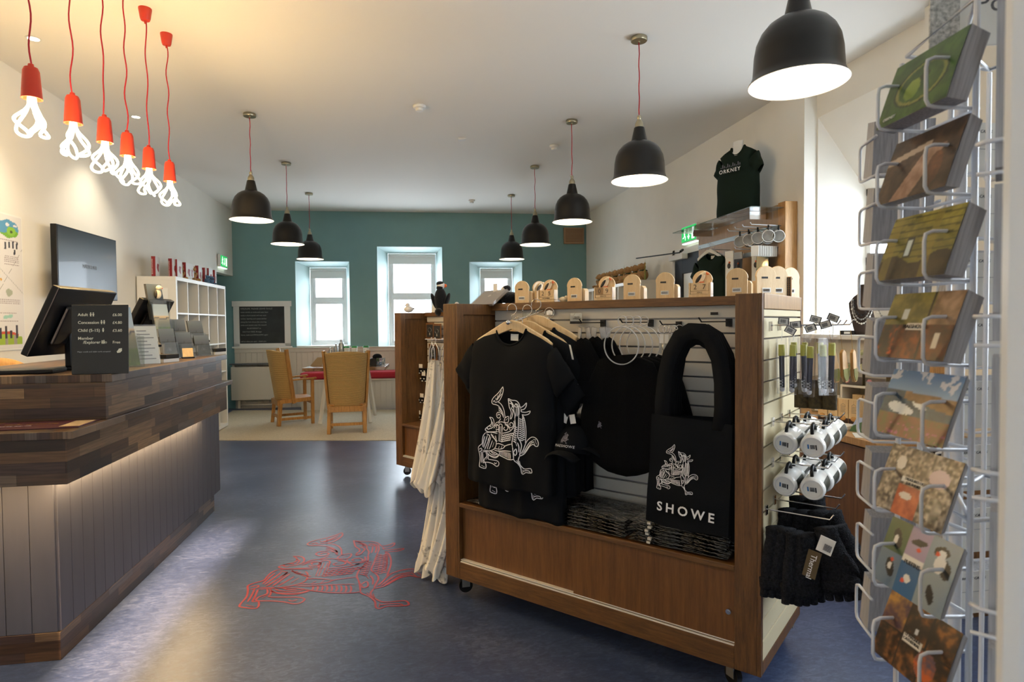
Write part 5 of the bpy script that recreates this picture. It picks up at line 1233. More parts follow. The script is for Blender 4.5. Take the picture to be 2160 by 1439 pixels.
# poster
def poster_fn(u, v):
    c = hx('E4E2E0')
    def blob(x, y, rx, ry): return inel(u, v, x, y, rx*(1+.12*sin(v*60)), ry*(1+.1*sin(u*60)))
    if .64 < u < .96 and .83 < v < .97:
        d = ((u-.80)/.155)**2 + ((v-.90)/.068)**2
        if d < 1.0+.1*sin(u*50): c = hx('5A9AC0') if v > .88-.02*sin(u*20) else hx('7AB03A')
        if inel(u, v, .84, .885, .07, .035): c = hx('8CC048')
        if inel(u, v, .84, .88, .02, .012): c = hx('4A5A30')
        if inel(u, v, .78, .93, .03, .012) or inel(u, v, .9, .93, .03, .01): c = hx('E8E8EC')
    if blob(.46, .56, .17, .06) and v > .52: c = hx('6CB83C')
    if inel(u, v, .45, .53, .02, .014): c = hx('3A4A30')
    for (x, y, s_) in ((.74, .77, 1), (.80, .78, 1), (.86, .785, 1), (.92, .785, 1), (.88, .73, .8)):
        if abs(u-x-.1*(v-y)) < .013 and abs(v-y) < .026*s_: c = hx('3A3E48')
    if abs(v - (.72-.5*(u-.4))) < .002 or (abs((v-.62)+.45*(.9-u)*2-.05) < .0025) : c = hx('9A9A9A')
    if inel(u, v, .66, .515, .018, .009): c = hx('D8A040')
    if .02 < u < .56 and .40 < v < .48:
        if (abs(v-.41) < .006 or abs(v-.47) < .006 or abs(u-.54) < .014) and sin(u*90+v*200) > -.2: c = hx('3E4A90')
        if inel(u, v, .42, .44, .03, .018): c = hx('C86A70')
    if blob(.78, .42, .05, .028): c = hx('A8B09C')
    for (x, y) in ((.36, .30), (.50, .31)):
        if abs(u-x-.1*(v-y)) < .035 and abs(v-y) < .05: c = hx('9AA6C8')
    if inel(u, v, .38, .22, .035, .02): c = hx('8A96BA')
    if abs(v-.235-.1*(u-.7)) < .012 and .68 < u < .82: c = hx('A0D0C0')
    if .44 < u < .96 and .03 < v < .20:
        if v < .085+.025*sin((u-.44)*6): c = hx('9CB832') if sin(u*46) < .55 else hx('A09A8A')
        elif v < .13 and .55 < u < .9 and v < .10+.05*(1-abs(u-.7)*4): c = hx('C8502A')
        for x in (.52, .63, .71, .79, .88):
            if abs(u-x) < .017 and .075 < v < .155+.02*sin(x*30): c = hx('38343C')
    for (x0, x1, y0, y1) in ((.66, .94, .805, .825), (.0, .35, .62, .72), (.72, .95, .62, .70), (.0, .3, .49, .51), (.55, .95, .33, .37), (.58, .9, .195, .215), (.0, .3, .76, .86), (.62, .88, .255, .28), (.64, .85, .385, .395)):
        if x0 < u < x1 and y0 < v < y1 and sin(v*520) > .15 and sin(u*230+v*900) > -.55: c = hx('9A8E90')
    if u < .08 and .62 < v < .9 and sin(v*80) > .6: c = hx('B03A40')
    return c
po = thing('info_poster', 'hand drawn picture poster of standing stones on the left wall', 'poster', (-2.827, 4.80, 1.22), radians(90))
MB().box(-.40, -.004, 0, .36, .0, .985).build('poster_board', K['paper'], po)
picture('drawn_artwork', .74, .96, poster_fn, po, 120, 150, loc=(-.02, -.0048, .012), m='vcm')
# cube shelving
def cube_shelf(label, loc, rz, nx, nz, cw=.362, dp=.38, zb=0, ch=.352):
    t = thing('cube_shelf', label, 'shelving unit', loc, rz); tk = .038; W_ = nx*cw; Hh = nz*ch
    MB().box(0, 0, Hh-tk+.02, W_, dp, Hh+.02).build('top_board', K['lam'], t, bevel=.001)
    MB().box(0, 0, 0, W_, dp, tk).build('bottom_board', K['lam'], t)
    MB().box(0, .0, tk, tk, dp, Hh-tk+.02).build('side_board', K['lam'], t); MB().box(W_-tk, 0, tk, W_, dp, Hh-tk+.02).build('side_board', K['lam'], t)
    for i in range(1, nx): MB().box(i*cw-.008, .002, tk, i*cw+.008, dp, Hh-tk+.02).build('divider', K['lam'], t)
    for j in range(1, nz): MB().box(tk, .003, j*ch-.008, W_-tk, dp-.002, j*ch+.008).build('shelf', K['lam'], t)
    MB().box(.01, dp-.006, .01, W_-.01, dp, Hh).build('back_panel', K['lam'], t)
    return t
# unit stands side-on: its front faces the room (+x)
cs = cube_shelf('tall white cube shelving unit behind the far end of the counter', (-2.43, 7.10, .02), radians(90), 5, 5, .364, .385)
KT = .02+5*.352+.02+.115
bpy.context.view_layer.update()
cs.scale = (1, 1, 1.065); KT = .02 + (5*.352+.02)*1.065 + .001
k = MB().box(0, 0, 0, .21, .003, .29).build('paper_notice', K['paper'], None, loc=(-2.72, 7.094, 1.50), rot=(0, 0, 0)); tag(k, 'paper notice taped to the end of the white shelving', 'notice')
text('Bloody\nScotland', .03, K['ink'], k, (.06, -.001, .22)); MB().box(.05, -.001, .05, .16, 0, .17).build('printed_picture', mat('notice_picture', 'A08C7A', .7), k)
# red books, plush and small things on top
K['redbook'] = mat('red_book', '8E1C22', .5)
def redbook(label):
    t = thing('red_spined_book', label, 'book', group='red spined books on the white shelving')
    MB().box(-.07, -.016, 0, .07, .016, .205).build('pages', K['paper'], t)
    MB().box(-.073, -.019, -.0, .072, -.016, .21).box(-.073, .016, 0, .072, .019, .21).build('cover', mat('book_cover', 'DAD8D4', .5), t)
    s_ = MB().box(-.077, -.0195, 0, -.073, .0195, .21).build('spine', K['redbook'], t)
    text('BLOODY SCOTLAND', .017, K['paper'], s_, (-.0775, .006, .02), rot=(pi/2, -pi/2, -pi/2), sx=1)
    m = MB(); m.prism([(-.03, .09), (.0, .06), (.03, .05), (.025, .10), (.04, .13), (.0, .14), (-.02, .13)], -.0200, -.0192).build('red_splash', K['redbook'], t)
    return t
rb = redbook('x'); bk = [(6.98+.13, -.1, 1.75), (7.33, .0, 1.5), (7.41, .02, 1.6), (7.52, -.05, 1.75), (7.76, .0, 1.5), (7.86, 0, 1.65), (8.17, 0, 1.7), (8.45, 0, 1.5), (8.52, .02, 1.6), (8.60, -.02, 1.8), (8.80, 0, 1.9)]
bl = ['first at the near end', 'second, spine only showing', 'third, beside the second', 'fourth, tall with a white face', 'fifth, just before the shiny pair', 'sixth, with shiny white face', 'seventh, after the brown toy', 'eighth, spine only', 'ninth, spine beside the map cover', 'tenth, with red map cover', 'last at the far end']
for i, (y, dx, rz) in enumerate(bk):
    o = rb if i == 0 else dup(rb); o.location = (-2.55+dx, y+.06, KT); o.rotation_euler = (0, 0, radians(90)+(rz-1.65)*.6); o['label'] = 'red spined book on the white shelving, ' + bl[i]
K['brownp'] = mat('brown_plush', 'B0885A', .95, bump=.5, bs=140, noise=.2, ns=30); K['blue'] = mat('blue_plush', '5A7A98', .95, bump=.5, bs=140)
def plush(label, m1, m2, loc, rz=0, s=1.0, group=None):
    t = thing('soft_toy_animal', label, 'soft toy', loc, rz, group); t.scale = (s,)*3
    MB().ell((0, 0, .065), (.055, .06, .065), 16, 10).build('body', m1, t, smooth=True)
    h = MB().ell((0, -.02, .155), (.046, .048, .042), 16, 10).ell((0, -.062, .145), (.022, .024, .018), 12, 8).build('head', m1, t, smooth=True)
    for sx in (-1, 1):
        MB().ell((sx*.036, 0, .19), (.013, .010, .016), 10, 6).build('ear', m1, h, smooth=True)
        MB().ell((sx*.038, -.075, .022), (.022, .045, .022), 12, 8).build('paw', m1, t, smooth=True)
        MB().ell((sx*.055, -.02, .085), (.018, .02, .04), 12, 8, (0, sx*.5, 0)).build('arm', m1, t, smooth=True)
    MB().lathe([(.040, .105), (.050, .112), (.040, .122)], 18).build('neck_scarf', m2, t, smooth=True)
    return t
K['gscarf'] = mat('green_felt', '1E3A2A', .9)
plush('brown toy animal with green scarf among the red books', K['brownp'], K['gscarf'], (-2.58, 8.03, KT), radians(60), 1.0)
plush('small brown toy animal behind the tall red book', K['brownp'], K['gscarf'], (-2.60, 7.70, KT), radians(60), .85)
for i, l in enumerate(('left of the pair', 'beside the map covers')): plush('blue grey toy lying on the white shelving, ' + ('nearer one' if i == 0 else 'farther one'), K['blue'], K['blue'], (-2.50, 8.50+.17*i-.12, KT), radians(70), .55)
def exit_sign(label, loc, rz):
    t = thing('exit_sign', label, 'exit sign', loc, rz)
    MB().box(-.19, -.02, 0, .19, .02, .19).build('sign_case', K['white'], t, bevel=.003)
    f = MB().box(-.175, -.022, .012, .175, -.02, .178).build('green_face', emis('exit_green', '18A850', 1.1), t)
    m = MB(); m.cyl((-.085, -.0235, .150), (-.085, -.022, .150), .012, n=14).bar((-.09, -.0228, .135), (-.10, -.0228, .085), .022, .0015, (0, 1, 0)).bar((-.10, -.0228, .088), (-.075, -.0228, .062), .010, .0015, (0, 1, 0)).bar((-.075, -.0228, .064), (-.082, -.0228, .030), .010, .0015, (0, 1, 0)).bar((-.10, -.0228, .088), (-.115, -.0228, .058), .010, .0015, (0, 1, 0)).bar((-.115, -.0228, .06), (-.145, -.0228, .055), .009, .0015, (0, 1, 0)).bar((-.09, -.0228, .13), (-.06, -.0228, .112), .008, .0015, (0, 1, 0)).bar((-.09, -.0228, .13), (-.12, -.0228, .108), .008, .0015, (0, 1, 0))
    m.bar((-.0, -.0228, .15), (-.0, -.0228, .06), .014, .0015, (0, 1, 0)).prism([(-.03, .07), (.03, .07), (0, .03)], -.0235, -.022).box(.075, -.0235, .03, .14, -.022, .155)
    m.build('pictogram', emis('exit_white', 'F2FFF4', 1.4), f)
    MB().box(-.17, -.018, -.012, .17, .018, 0).build('downlight_strip', emis('exit_strip', 'E8FFF0', 1.5), t)
exit_sign('green running man exit sign near the teal corner, left wall', (-2.80, 10.17, 2.28), radians(90))

# ================= far end of the room =================
rug = MB().prism([(-2.62, 7.93), (1.2, 7.10), (1.5, 9.75), (-2.80, 10.55)], 0, .008, 'z').build('area_rug', mat('beige_rug', 'B8AC94', .95, noise=.12, ns=60, bump=.5, bs=300)); tag(rug, 'large flat beige rug under the table and chairs', 'rug')
K['straw'] = None
def straw_mat():
    m = bpy.data.materials.new('woven_straw'); m.use_nodes = True; nt = m.node_tree; b = nt.nodes['Principled BSDF']
    tc = N(nt, 'ShaderNodeTexCoord'); mp = N(nt, 'ShaderNodeMapping'); mp.inputs['Scale'].default_value = (1, 1, 1); nt.links.new(tc.outputs['UV' if 0 else 'Object'], mp.inputs[0])
    wv = N(nt, 'ShaderNodeTexWave', wave_type='BANDS', bands_direction='Z'); wv.inputs['Scale'].default_value = 24; wv.inputs['Distortion'].default_value = 1.5; wv.inputs['Detail'].default_value = 2; wv.inputs['Detail Scale'].default_value = 1.2
    nz = N(nt, 'ShaderNodeTexNoise'); nz.inputs['Scale'].default_value = 150
    nt.links.new(mp.outputs[0], wv.inputs['Vector']); nt.links.new(mp.outputs[0], nz.inputs['Vector'])
    ml = N(nt, 'ShaderNodeMath', operation='MULTIPLY_ADD'); ml.inputs[1].default_value = .5; nt.links.new(nz.outputs[0], ml.inputs[0]); nt.links.new(wv.outputs['Fac'], ml.inputs[2])
    r = ramp(nt, [(.1, '94703C'), (.7, 'C09A5A'), (1.2, 'D4B070')], ml.outputs[0]); nt.links.new(r.outputs[0], b.inputs['Base Color'])
    b.inputs['Roughness'].default_value = .75
    bp = N(nt, 'ShaderNodeBump'); bp.inputs['Strength'].default_value = .7; bp.inputs['Distance'].default_value = .01; nt.links.new(ml.outputs[0], bp.inputs['Height']); nt.links.new(bp.outputs[0], b.inputs['Normal'])
    return m
K['straw'] = straw_mat(); K['chairw'] = wood('honey_wood', '9A6A34', 'C0904E', (7, 7, 1), sc=.9)
def straw_chair(label):
    """front is +y; the woven back wraps round the rear"""
    t = thing('straw_back_chair', label, 'chair', group='high woven straw-back armchairs')
    def back(u, v):
        a = (u-.5)*2; wtop = .275; wb = .225; w = wb+(wtop-wb)*v
        x = w*sin(a*1.35)/sin(1.35) if abs(a) < 1 else w*a
        y = -.23 - .10*v + .20*(abs(a)**2.6)
        return (x, y, .34 + v*(.66+.035*(1-a*a)) + .03*(abs(a) > .97)*v)
    MB().sheet(back, 30, 26).build('woven_back', K['straw'], t, smooth=True).modifiers.new('solid', 'SOLIDIFY').thickness = .028
    for s in (-1, 1):
        MB().bar((s*.235, -.03, .30), (s*.285, -.13, 1.045), .034, .05).build('back_post', K['chairw'], t, bevel=.004)
        MB().bar((s*.235, -.06, .62), (s*.26, .27, .64), .055, .022).build('armrest', K['chairw'], t, bevel=.004)
        MB().bar((s*.225, .22, 0), (s*.235, .22, .63), .042).build('leg', K['chairw'], t, bevel=.003)
        MB().bar((s*.225, -.235, 0), (s*.215, -.20, .35), .046).build('leg', K['chairw'], t, bevel=.003)
        MB().bar((s*.222, -.21, .09), (s*.222, .21, .09), .026, .036).build('side_stretcher', K['chairw'], t, bevel=.002)
        MB().bar((s*.225, -.20, .33), (s*.228, .22, .35), .03, .055).build('seat_rail', K['chairw'], t, bevel=.002)
    MB().box(-.225, -.235, .10, .225, -.205, .135).build('rear_stretcher', K['chairw'], t, bevel=.002)
    MB().box(-.225, -.245, .275, .225, -.205, .345).build('rear_rail', K['chairw'], t, bevel=.002)
    MB().box(-.225, .20, .28, .225, .235, .35).build('front_rail', K['chairw'], t, bevel=.002)
    MB().box(-.21, -.19, .345, .21, .25, .37).build('seat', K['chairw'], t, bevel=.006)
    return t
c1 = straw_chair('woven straw-back chair seen square from behind, in front of the table'); c1.location = (-.775, 8.20, .008); c1.rotation_euler = (0, 0, radians(3)); c1.scale = (.97, 1, 1)
dup(c1, (-1.60, 9.02, .008), radians(-68), 'woven straw-back chair turned side-on at the table end')
K['tabletop'] = wood('table_block', '5A3A26', '9C7450', (3, 3, 3), rough=.18, sc=.6, coat=.6)
tb_ = thing('cafe_table', 'square wooden block table on pale splayed legs, before the bench', 'table', (-.85, 9.15, .008), radians(-3))
MB().box(-.56, -.38, .735, .56, .38, .78).build('table_top', K['tabletop'], tb_, bevel=.003)
for sx in (-1, 1):
    for sy in (-1, 1): MB().bar((sx*.34, sy*.34, 0), (sx*.25, sy*.24, .735), .045, .035).build('leg', K['lam'], tb_, bevel=.002)
MB().box(-.28, -.25, .70, .28, .25, .735).build('under_frame', K['lam'], tb_)
def onT(x, y, z=.789): return (-.85+x, 9.15+y, z)
ri = MB().box(-.20, -.12, 0, .36, .10, .135).build('display_riser', K['lam'], None, bevel=.003, loc=(-.92, 9.10, .789)); tag(ri, 'low white display block on the table under flasks and cups', 'riser')
def bottle(label, x, y, s):
    t = thing('steel_bottle', label, 'bottle', onT(x, y+.05, .925), group='steel flasks on the table'); t.scale = (s,)*3
    MB().lathe([(0, 0), (.034, 0), (.036, .006), (.036, .14), (.030, .162), (.016, .175), (.015, .19)], 22).build('flask_body', K['steel'], t, smooth=2)
    MB().cyl((0, 0, .188), (0, 0, .215), .017).tube([(-.013, 0, .215), (-.010, 0, .235), (.01, 0, .235), (.013, 0, .215)], .003, 6).build('screw_cap', K['chrome'], t, smooth=2)
bottle('tall steel flask beside the green lidded cups', -.08, -.10, 1.15); bottle('medium steel flask left of the tall one', -.16, -.06, .86); bottle('short steel flask with dark stopper, first of the row', -.235, -.10, .62)
K['grn'] = mat('green_lid', '1E8A44', .35)
def cup(label, x, y):
    t = thing('takeaway_cup', label, 'cup', onT(x-.01, y+.06, .925), group='white cups with green lids')
    MB().lathe([(0, 0), (.030, 0), (.042, .125), (.043, .128)], 22).build('cup_body', K['paper'], t, smooth=2)
    MB().lathe([(.045, .126), (.046, .132), (.040, .137), (.038, .150), (.0, .150)], 22).build('lid', K['grn'], t, smooth=2)
    m = MB(); [m.box(-.022+i*.009, -.0395, .05+(i % 2)*.003, -.017+i*.009, -.037, .056+(i % 2)*.003) for i in range(5)]; [m.box(-.026+i*.006, -.041, .062, -.021+i*.006, -.0375, .068+.003*(i % 3)) for i in range(9)]; m.build('skyline_print', K['ink'], t)
for x, y, l in ((.005, -.14, 'first of the three'), (.115, -.15, 'middle of the three'), (.275, -.13, 'last of the three')): cup('white takeaway cup with green lid, ' + l, x, y)
o = MB().ell((0, 0, .05), (.10, .06, .05), 18, 10).ell((.03, .02, .11), (.07, .05, .05)).build('dark_bag', K['cloth'], None, smooth=True, loc=onT(.38, .12)); tag(o, 'soft dark bag lying on the table beside the last cup', 'bag')
o = MB().cyl((0, -.05, .055), (0, .05, .055), .055, n=20).build('black_round_case', K['blackm'], None, smooth=2, loc=onT(.35, -.12), rot=(0, 0, .3)); tag(o, 'round black case standing on edge near the table corner', 'case')
cc = thing('card_box', 'small picture box with card front on the table corner', 'box', onT(.47, -.05)); MB().box(-.065, -.03, 0, .065, .03, .11).build('clear_box', K['acryl'], cc); picture('printed_card', .12, .10, 'puffin', cc, 16, 12, loc=(0, -.032, .004))
o = MB().hexa([(-.10, -.06, 0), (.06, -.06, 0), (.06, .06, 0), (-.10, .06, 0), (.0, -.04, .12), (.10, -.04, .12), (.10, .04, .12), (.0, .04, .12)]).build('paper_bag', mat('kraft_card', 'A08A68', .8), None, loc=onT(-.44, .16)); tag(o, 'leaning brown card holder on the table end near the chair', 'card holder')
bg_ = MB().ell((0, 0, .07), (.16, .11, .07), 18, 10).ell((.03, 0, .13), (.10, .08, .05)).build('cloth_bag', mat('khaki_cloth', '6A6254', .95), None, smooth=True, loc=(.06, 10.28, .62)); tag(bg_, 'khaki bag slumped on the red bench cushion', 'bag')
o = MB().box(-.02, -.02, 0, .02, .02, .12).build('red_tin', K['red'], None, bevel=.004, loc=(.20, 10.38, .62)); tag(o, 'small red tin on the bench beside the khaki bag', 'tin')
# bench under the windows
bn_ = thing('window_bench', 'long panelled bench with red cushion under the far windows', 'bench', (0, 10.45, 0), BWR)
m = MB(); x = -1.68
while x < 2.9: m.box(x, -.27, .04, x+.086, -.262, .475); x += .09
m.box(-1.68, -.262, 0, 2.95, .12, .475).build('panelled_front', K['cream'], bn_); MB().box(-1.70, -.285, .475, 2.97, .12, .50).build('seat_board', K['cream'], bn_, bevel=.004)
MB().box(-1.69, -.30, .502, 2.96, .11, .615).build('seat_cushion', K['redcush'], bn_, bevel=.03)
rd = thing('radiator', 'long cream panel radiator below the chalkboard', 'radiator', bw(-2.45, .13, 0), BWR)
MB().box(-.40, -.03, .15, .42, .03, .70).build('radiator_panel', K['cream'], rd, bevel=.012); MB().box(-.41, -.04, .735, .44, .10, .755).build('top_shelf', K['darkgrey'], rd, bevel=.003)
MB().box(-.38, -.005, .70, -.34, .03, .735).box(.36, -.005, .70, .40, .03, .735).box(-.3, -.01, .02, -.26, .03, .15).box(.28, -.01, .02, .32, .03, .15).build('bracket', K['cream'], rd)
MB().tube([(-.3, 0, .07), (.32, 0, .07)], .009, 8).build('pipe', K['cream'], rd, smooth=True)
# chalkboard
cb = thing('chalkboard', 'white framed chalkboard covered in handwriting on the teal wall', 'chalkboard', bw(-2.375, .022, 1.02), BWR)
MB().box(-.455, -.0, .0, -.36, .02, .765).box(.36, 0, 0, .455, .02, .765).box(-.455, 0, 0, .455, .02, .06).box(-.475, -.006, .675, .475, .02, .765).box(-.48, -.02, -.015, .48, .02, .012).build('frame', K['white'], cb, bevel=.003)
MB().box(-.36, .004, .05, .36, .012, .68).build('board', mat('slate_board', '2E3234', .8, noise=.25, ns=6), cb)
K['chalk'] = mat('chalk', 'A8ACA8', .95)
rr = random.Random(3)
lines = ['WILDLIFE  PLEASE LEAVE GULLS', 'some words on birds and seals here', 'today a short eared owl was seen', 'curlew, lapwing and oystercatcher', 'along the loch shore this morning', 'twite and skylark near the mound', '            BLUETHROAT at', '   seen from HIDE, Brodgar', 'hares, seals and SWALLOWS again', '', 'tell us what you spot - thank you']
for i, s_ in enumerate(lines):
    if s_: text(s_, .036 if i == 0 else .030, K['chalk'], cb, (-.34, .003, .625-i*.054), name='handwriting', sx=1.0, rot=(pi/2, rr.uniform(-.008, .008), 0))
vt = thing('wall_vent', 'brown slatted wooden vent box high in the far corner', 'vent', bw(2.91, .06, 2.765), BWR)
MB().box(-.18, 0, 0, .18, .06, .28).build('vent_case', mat('vent_tan', 'A88A6C', .6), vt, bevel=.004); m = MB(); [m.box(-.155, -.006, .03+.026*i, .155, .0, .045+.026*i) for i in range(9)]; m.build('louvre_face', mat('vent_brown', '8A6C50', .7), vt)

# ================= right wall, beyond the stand =================
dr = thing('door_1', 'black framed glazed door in the right wall', 'door', (3.139, 6.82, 0), radians(-90)); dr['kind'] = 'structure'
MB().box(-.06, -.02, 0, 1.56, 0, .0).box(-.06, -.03, 0, 0, .0, 2.22).box(1.50, -.03, 0, 1.56, 0, 2.22).box(-.06, -.03, 2.15, 1.56, 0, 2.22).build('door_frame', K['white'], dr)
MB().box(0, -.028, 0, .20, 0, 2.15).box(1.30, -.028, 0, 1.5, 0, 2.15).box(.2, -.028, 1.93, 1.3, 0, 2.15).box(.2, -.028, 0, 1.3, 0, .25).build('door_leaf', mat('door_navy', '0E141E', .6), dr, bevel=.003)
MB().box(.20, -.012, .25, 1.30, -.004, 1.93).build('pane', mat('frosted_pane', 'F4F8F6', .25), dr)
MB().box(-.02, -.10, 2.09, .34, -.03, 2.15).build('closer_body', K['white'], dr, bevel=.004)
MB().bar((.30, -.11, 2.16), (-.52, -.30, 2.18), .02, .012).bar((.30, -.10, 2.17), (.26, -.05, 2.20), .02, .02).build('closer_arm', K['black'], dr)
exit_sign('green running man exit sign above the black framed door', (3.10, 6.395, 2.262), radians(-90))
rs = cube_shelf('white cube shelving with toy row against the right wall', (2.76, 10.1, .02), radians(-90), 8, 5, .381, .375); rs.scale = (1, 1, 1.052)
RT = .02 + (5*.352+.02)*1.052 + .001
tl = ['nearest the black door', 'second from the black door', 'third from the black door', 'fourth in the row', 'fifth in the row', 'sixth in the row', 'seventh in the row', 'last, by the teal wall']
for i in range(8):
    y = 7.22+.245*i
    plush('brown toy animal with green scarf on the right shelving, ' + tl[i], K['brownp'], K['gscarf'], (2.88+.01*(i % 2), y, RT), radians(-80+7*(i % 3)), 1.08)
    if i in (0, 3, 5):
        o = MB().loft([[(.012*(1-v)*cos(a*pi/5), .012*(1-v)*sin(a*pi/5), .26*v) for a in range(10)] for v in (0, .3, .6, .85, .999)]).build('felt_feather', mat('pale_felt_green', '9A9E58', .9), None, smooth=True, loc=(2.86, y-.11, RT)); tag(o, 'pale green felt spike standing between the toys, ' + {0: 'tallest by the door', 3: 'in the middle', 5: 'towards the teal wall'}[i], 'ornament')
# oak wall unit with glass shelf
wu = thing('oak_wall_panel', 'tall pale oak display panel on the right wall beside the window bay', 'display panel', (3.03, 4.56, 0))
MB().box(0, 0, .1, .108, .10, 2.355).build('edge_post', K['oakl'], wu, bevel=.002); MB().box(.01, .10, .1, .108, 1.52, 2.345).build('panel_board', K['oakln'], wu)
for z in (2.16, 1.98, 1.45): MB().box(-.004, .10, z-.02, .01, 1.50, z+.02).build('metal_rail', K['steel'], wu)
for y, l in ((.19, 0), (1.22, 1)): MB().box(-.20, y-.004, 2.235, .0, y+.004, 2.30).build('shelf_bracket', K['chrome'], wu)
gs = MB().box(-.29, .02, 2.302, .0, 1.50, 2.310).build('glass_shelf', K['shelfglass'], None, loc=(3.03, 4.56, 0)); tag(gs, 'clear glass shelf carrying the dark green torso display', 'shelf')
# mannequin torso with shirt
mt = thing('mannequin_torso', 'white headless torso form inside the dark green shirt', 'mannequin', (2.885, 5.03, 2.311), radians(-64))
MB().lathe([(0, 0), (.11, 0), (.11, .35), (.11, .45), (.085, .52), (.05, .57), (.05, .65), (.0, .66)], 26).build('torso_form', K['white'], mt, smooth=2); mt.scale = (1, .42, 1.0)
ts = tshirt('displayed_tshirt', 'dark green T-shirt with white ORKNEY lettering on the torso form', K['green'], W=.19, Hh=.60, printed=False, seed=5, sl=.62, fit=1)
ts.location = (2.885, 5.03, 2.915); ts.rotation_euler = (0, 0, radians(-64)); ts.scale = (1, 1.35, 1)
text('ORKNEY', .046, K['print'], ts, (-.115, -.082, -.235), space=1.25, bold=.0006)
m = MB(); [m.box(-.10+.017*i, -.081, -.19, -.092+.017*i, -.080, -.182+.012*((i*5) % 3)) for i in range(12)]; m.build('skyline_print', bpy.data.materials['dull_badge'], ts)
gt = tshirt('hanging_tshirt', 'dark green T-shirt with white lettering hanging below the glass shelf', K['green'], W=.185, Hh=.60, printed=False, seed=8, sl=.7)
gt.location = (2.84, 5.42, 2.03); gt.rotation_euler = (0, 0, radians(-66)); text('OIKIE', .045, K['print'], gt, (-.10, -.062, -.30), space=1.2, bold=.0006)
dup(gt, (2.90, 5.50, 2.03), radians(-66), 'second dark green T-shirt close behind the lettered one')
hgw = hanger('x', K['white'], 'pale hangers under the glass shelf'); hgw.scale = (.62, .8, .8)
for i in range(4):
    o = hgw if i == 0 else dup(hgw)
    o.location = (2.82+.035*i, 5.42+.04*i, 2.045); o.rotation_euler = (0, 0, radians(-62+6*i)); o['label'] = 'pale hanger below the glass shelf, ' + ('front one with the green shirt', 'second', 'third', 'nearest the panel')[i]
for i in range(0):
    o = dup(hg, (2.82+.035*i, 5.42+.04*i, 2.045), radians(-62+6*i), 'pale hanger below the glass shelf, ' + ('front one with the green shirt', 'second', 'third', 'nearest the panel')[i], 'pale hangers under the glass shelf')
def wpeg(y, z, ln=.26): MB().tube([(0, y, z), (-ln, y, z+.005), (-ln-.012, y, z+.022)], .004, 6).build('peg', K['wire'], wu, smooth=True)
for y in (.06, .18, .30, .42): wpeg(y, 2.165)
for y in (.10, .30): wpeg(y, 1.995)
wpeg(.86, 2.06, .30)
mm = mug('x', 'white mugs on the wall panel pegs'); k = 0
for ch in list(mm.children):
    if ch.name.startswith(('base_ring', 'blue', 'barcode', 'dark')): 
        for g in list(ch.children): bpy.data.objects.remove(g)
        bpy.data.objects.remove(ch)
for i in range(7): text('ORKNEY'[i], .016, K['ink'], mm, (0, .05, 0), name='lettering', fn=None) if 0 else None
m = MB(); [m.sheet(lambda u, v, i=i: (.0427*sin(-.2-.35*i+.2*u), .04+.018*v, .0427*cos(-.2-.35*i+.2*u)), 2, 1) for i in range(6)]; m.build('letter_band', K['ink'], mm)
ml = ['nearest the post, mouth towards the room', 'outermost on the first peg', 'beneath the first peg bracket', 'on the second peg', 'outer on the second peg', 'on the third peg', 'outer on the third peg', 'on the fourth peg']
for i, (dx, y) in enumerate(((-.05, .06), (-.14, .06), (-.16, .18), (-.07, .18), (-.17, .30), (-.08, .30), (-.18, .42), (-.09, .42))):
    o = mm if i == 0 else dup(mm); o.scale = (1.15,)*3; o.location = (3.055+dx, 4.56+y+.0, 2.09); o.rotation_euler = (radians(-14), 0, radians(150)); o['label'] = 'white lettered mug on the oak panel, ' + ml[i]
def bagpack(label, x, y, z, h_, m1, w_=.075):
    t = thing('hanging_pack', label, 'packet', (x, y, z), radians(-60), 'packs hung on the oak panel')
    MB().box(-w_/2, -.006, -h_, w_/2, .006, -.06).build('pack_body', m1, t, bevel=.002); h = MB().box(-w_/2-.002, -.007, -.06, w_/2+.002, .007, 0).build('header_card', K['paper'], t)
    f = MB().ell((0, -.010, -.13), (.016, .004, .024), 12, 8).build('puffin_print', K['puffb'], t, smooth=True); MB().ell((.006, -.012, -.10), (.010, .004, .009), 10, 6).build('orange_beak', K['orange'], f, smooth=True)
for i, (x, y, z, h_, c_, l) in enumerate(((2.80, 5.02, 2.0, .50, 'paper', 'white pack with puffin, first beside the green shirt'), (2.90, 5.05, 1.995, .50, 'darkgrey', 'grey pack with puffin behind the first white one'), (2.92, 4.80, 1.99, .50, 'paper', 'white pack with puffin, under the mugs'))): bagpack(l, x, y, z, h_, K[c_])
for i in range(7):
    o = MB().box(-.05, -.004, -.40, .05, .004, 0).build('green_sleeve', mat('green_gloss_pack', '3C4A3A', .2, coat=.6) if i == 0 else bpy.data.materials['green_gloss_pack'], None, bevel=.002, loc=(2.93+.013*i, 4.72+.02*i, 1.93), rot=(0, 0, radians(-50))); tag(o, 'dark green glossy sleeve in the row under the mugs', 'packet', 'green glossy sleeves on the oak panel')
for i in range(9):
    o = MB().box(-.03, -.003, -.085, .03, .003, 0).build('white_packet', K['paper'], None, bevel=.001, loc=(2.80+.024*i, 4.62+.006*i, 2.0), rot=(0, 0, radians(-40))); tag(o, 'small white packet in the bright row below the mugs', 'packet', 'white packets below the mugs')

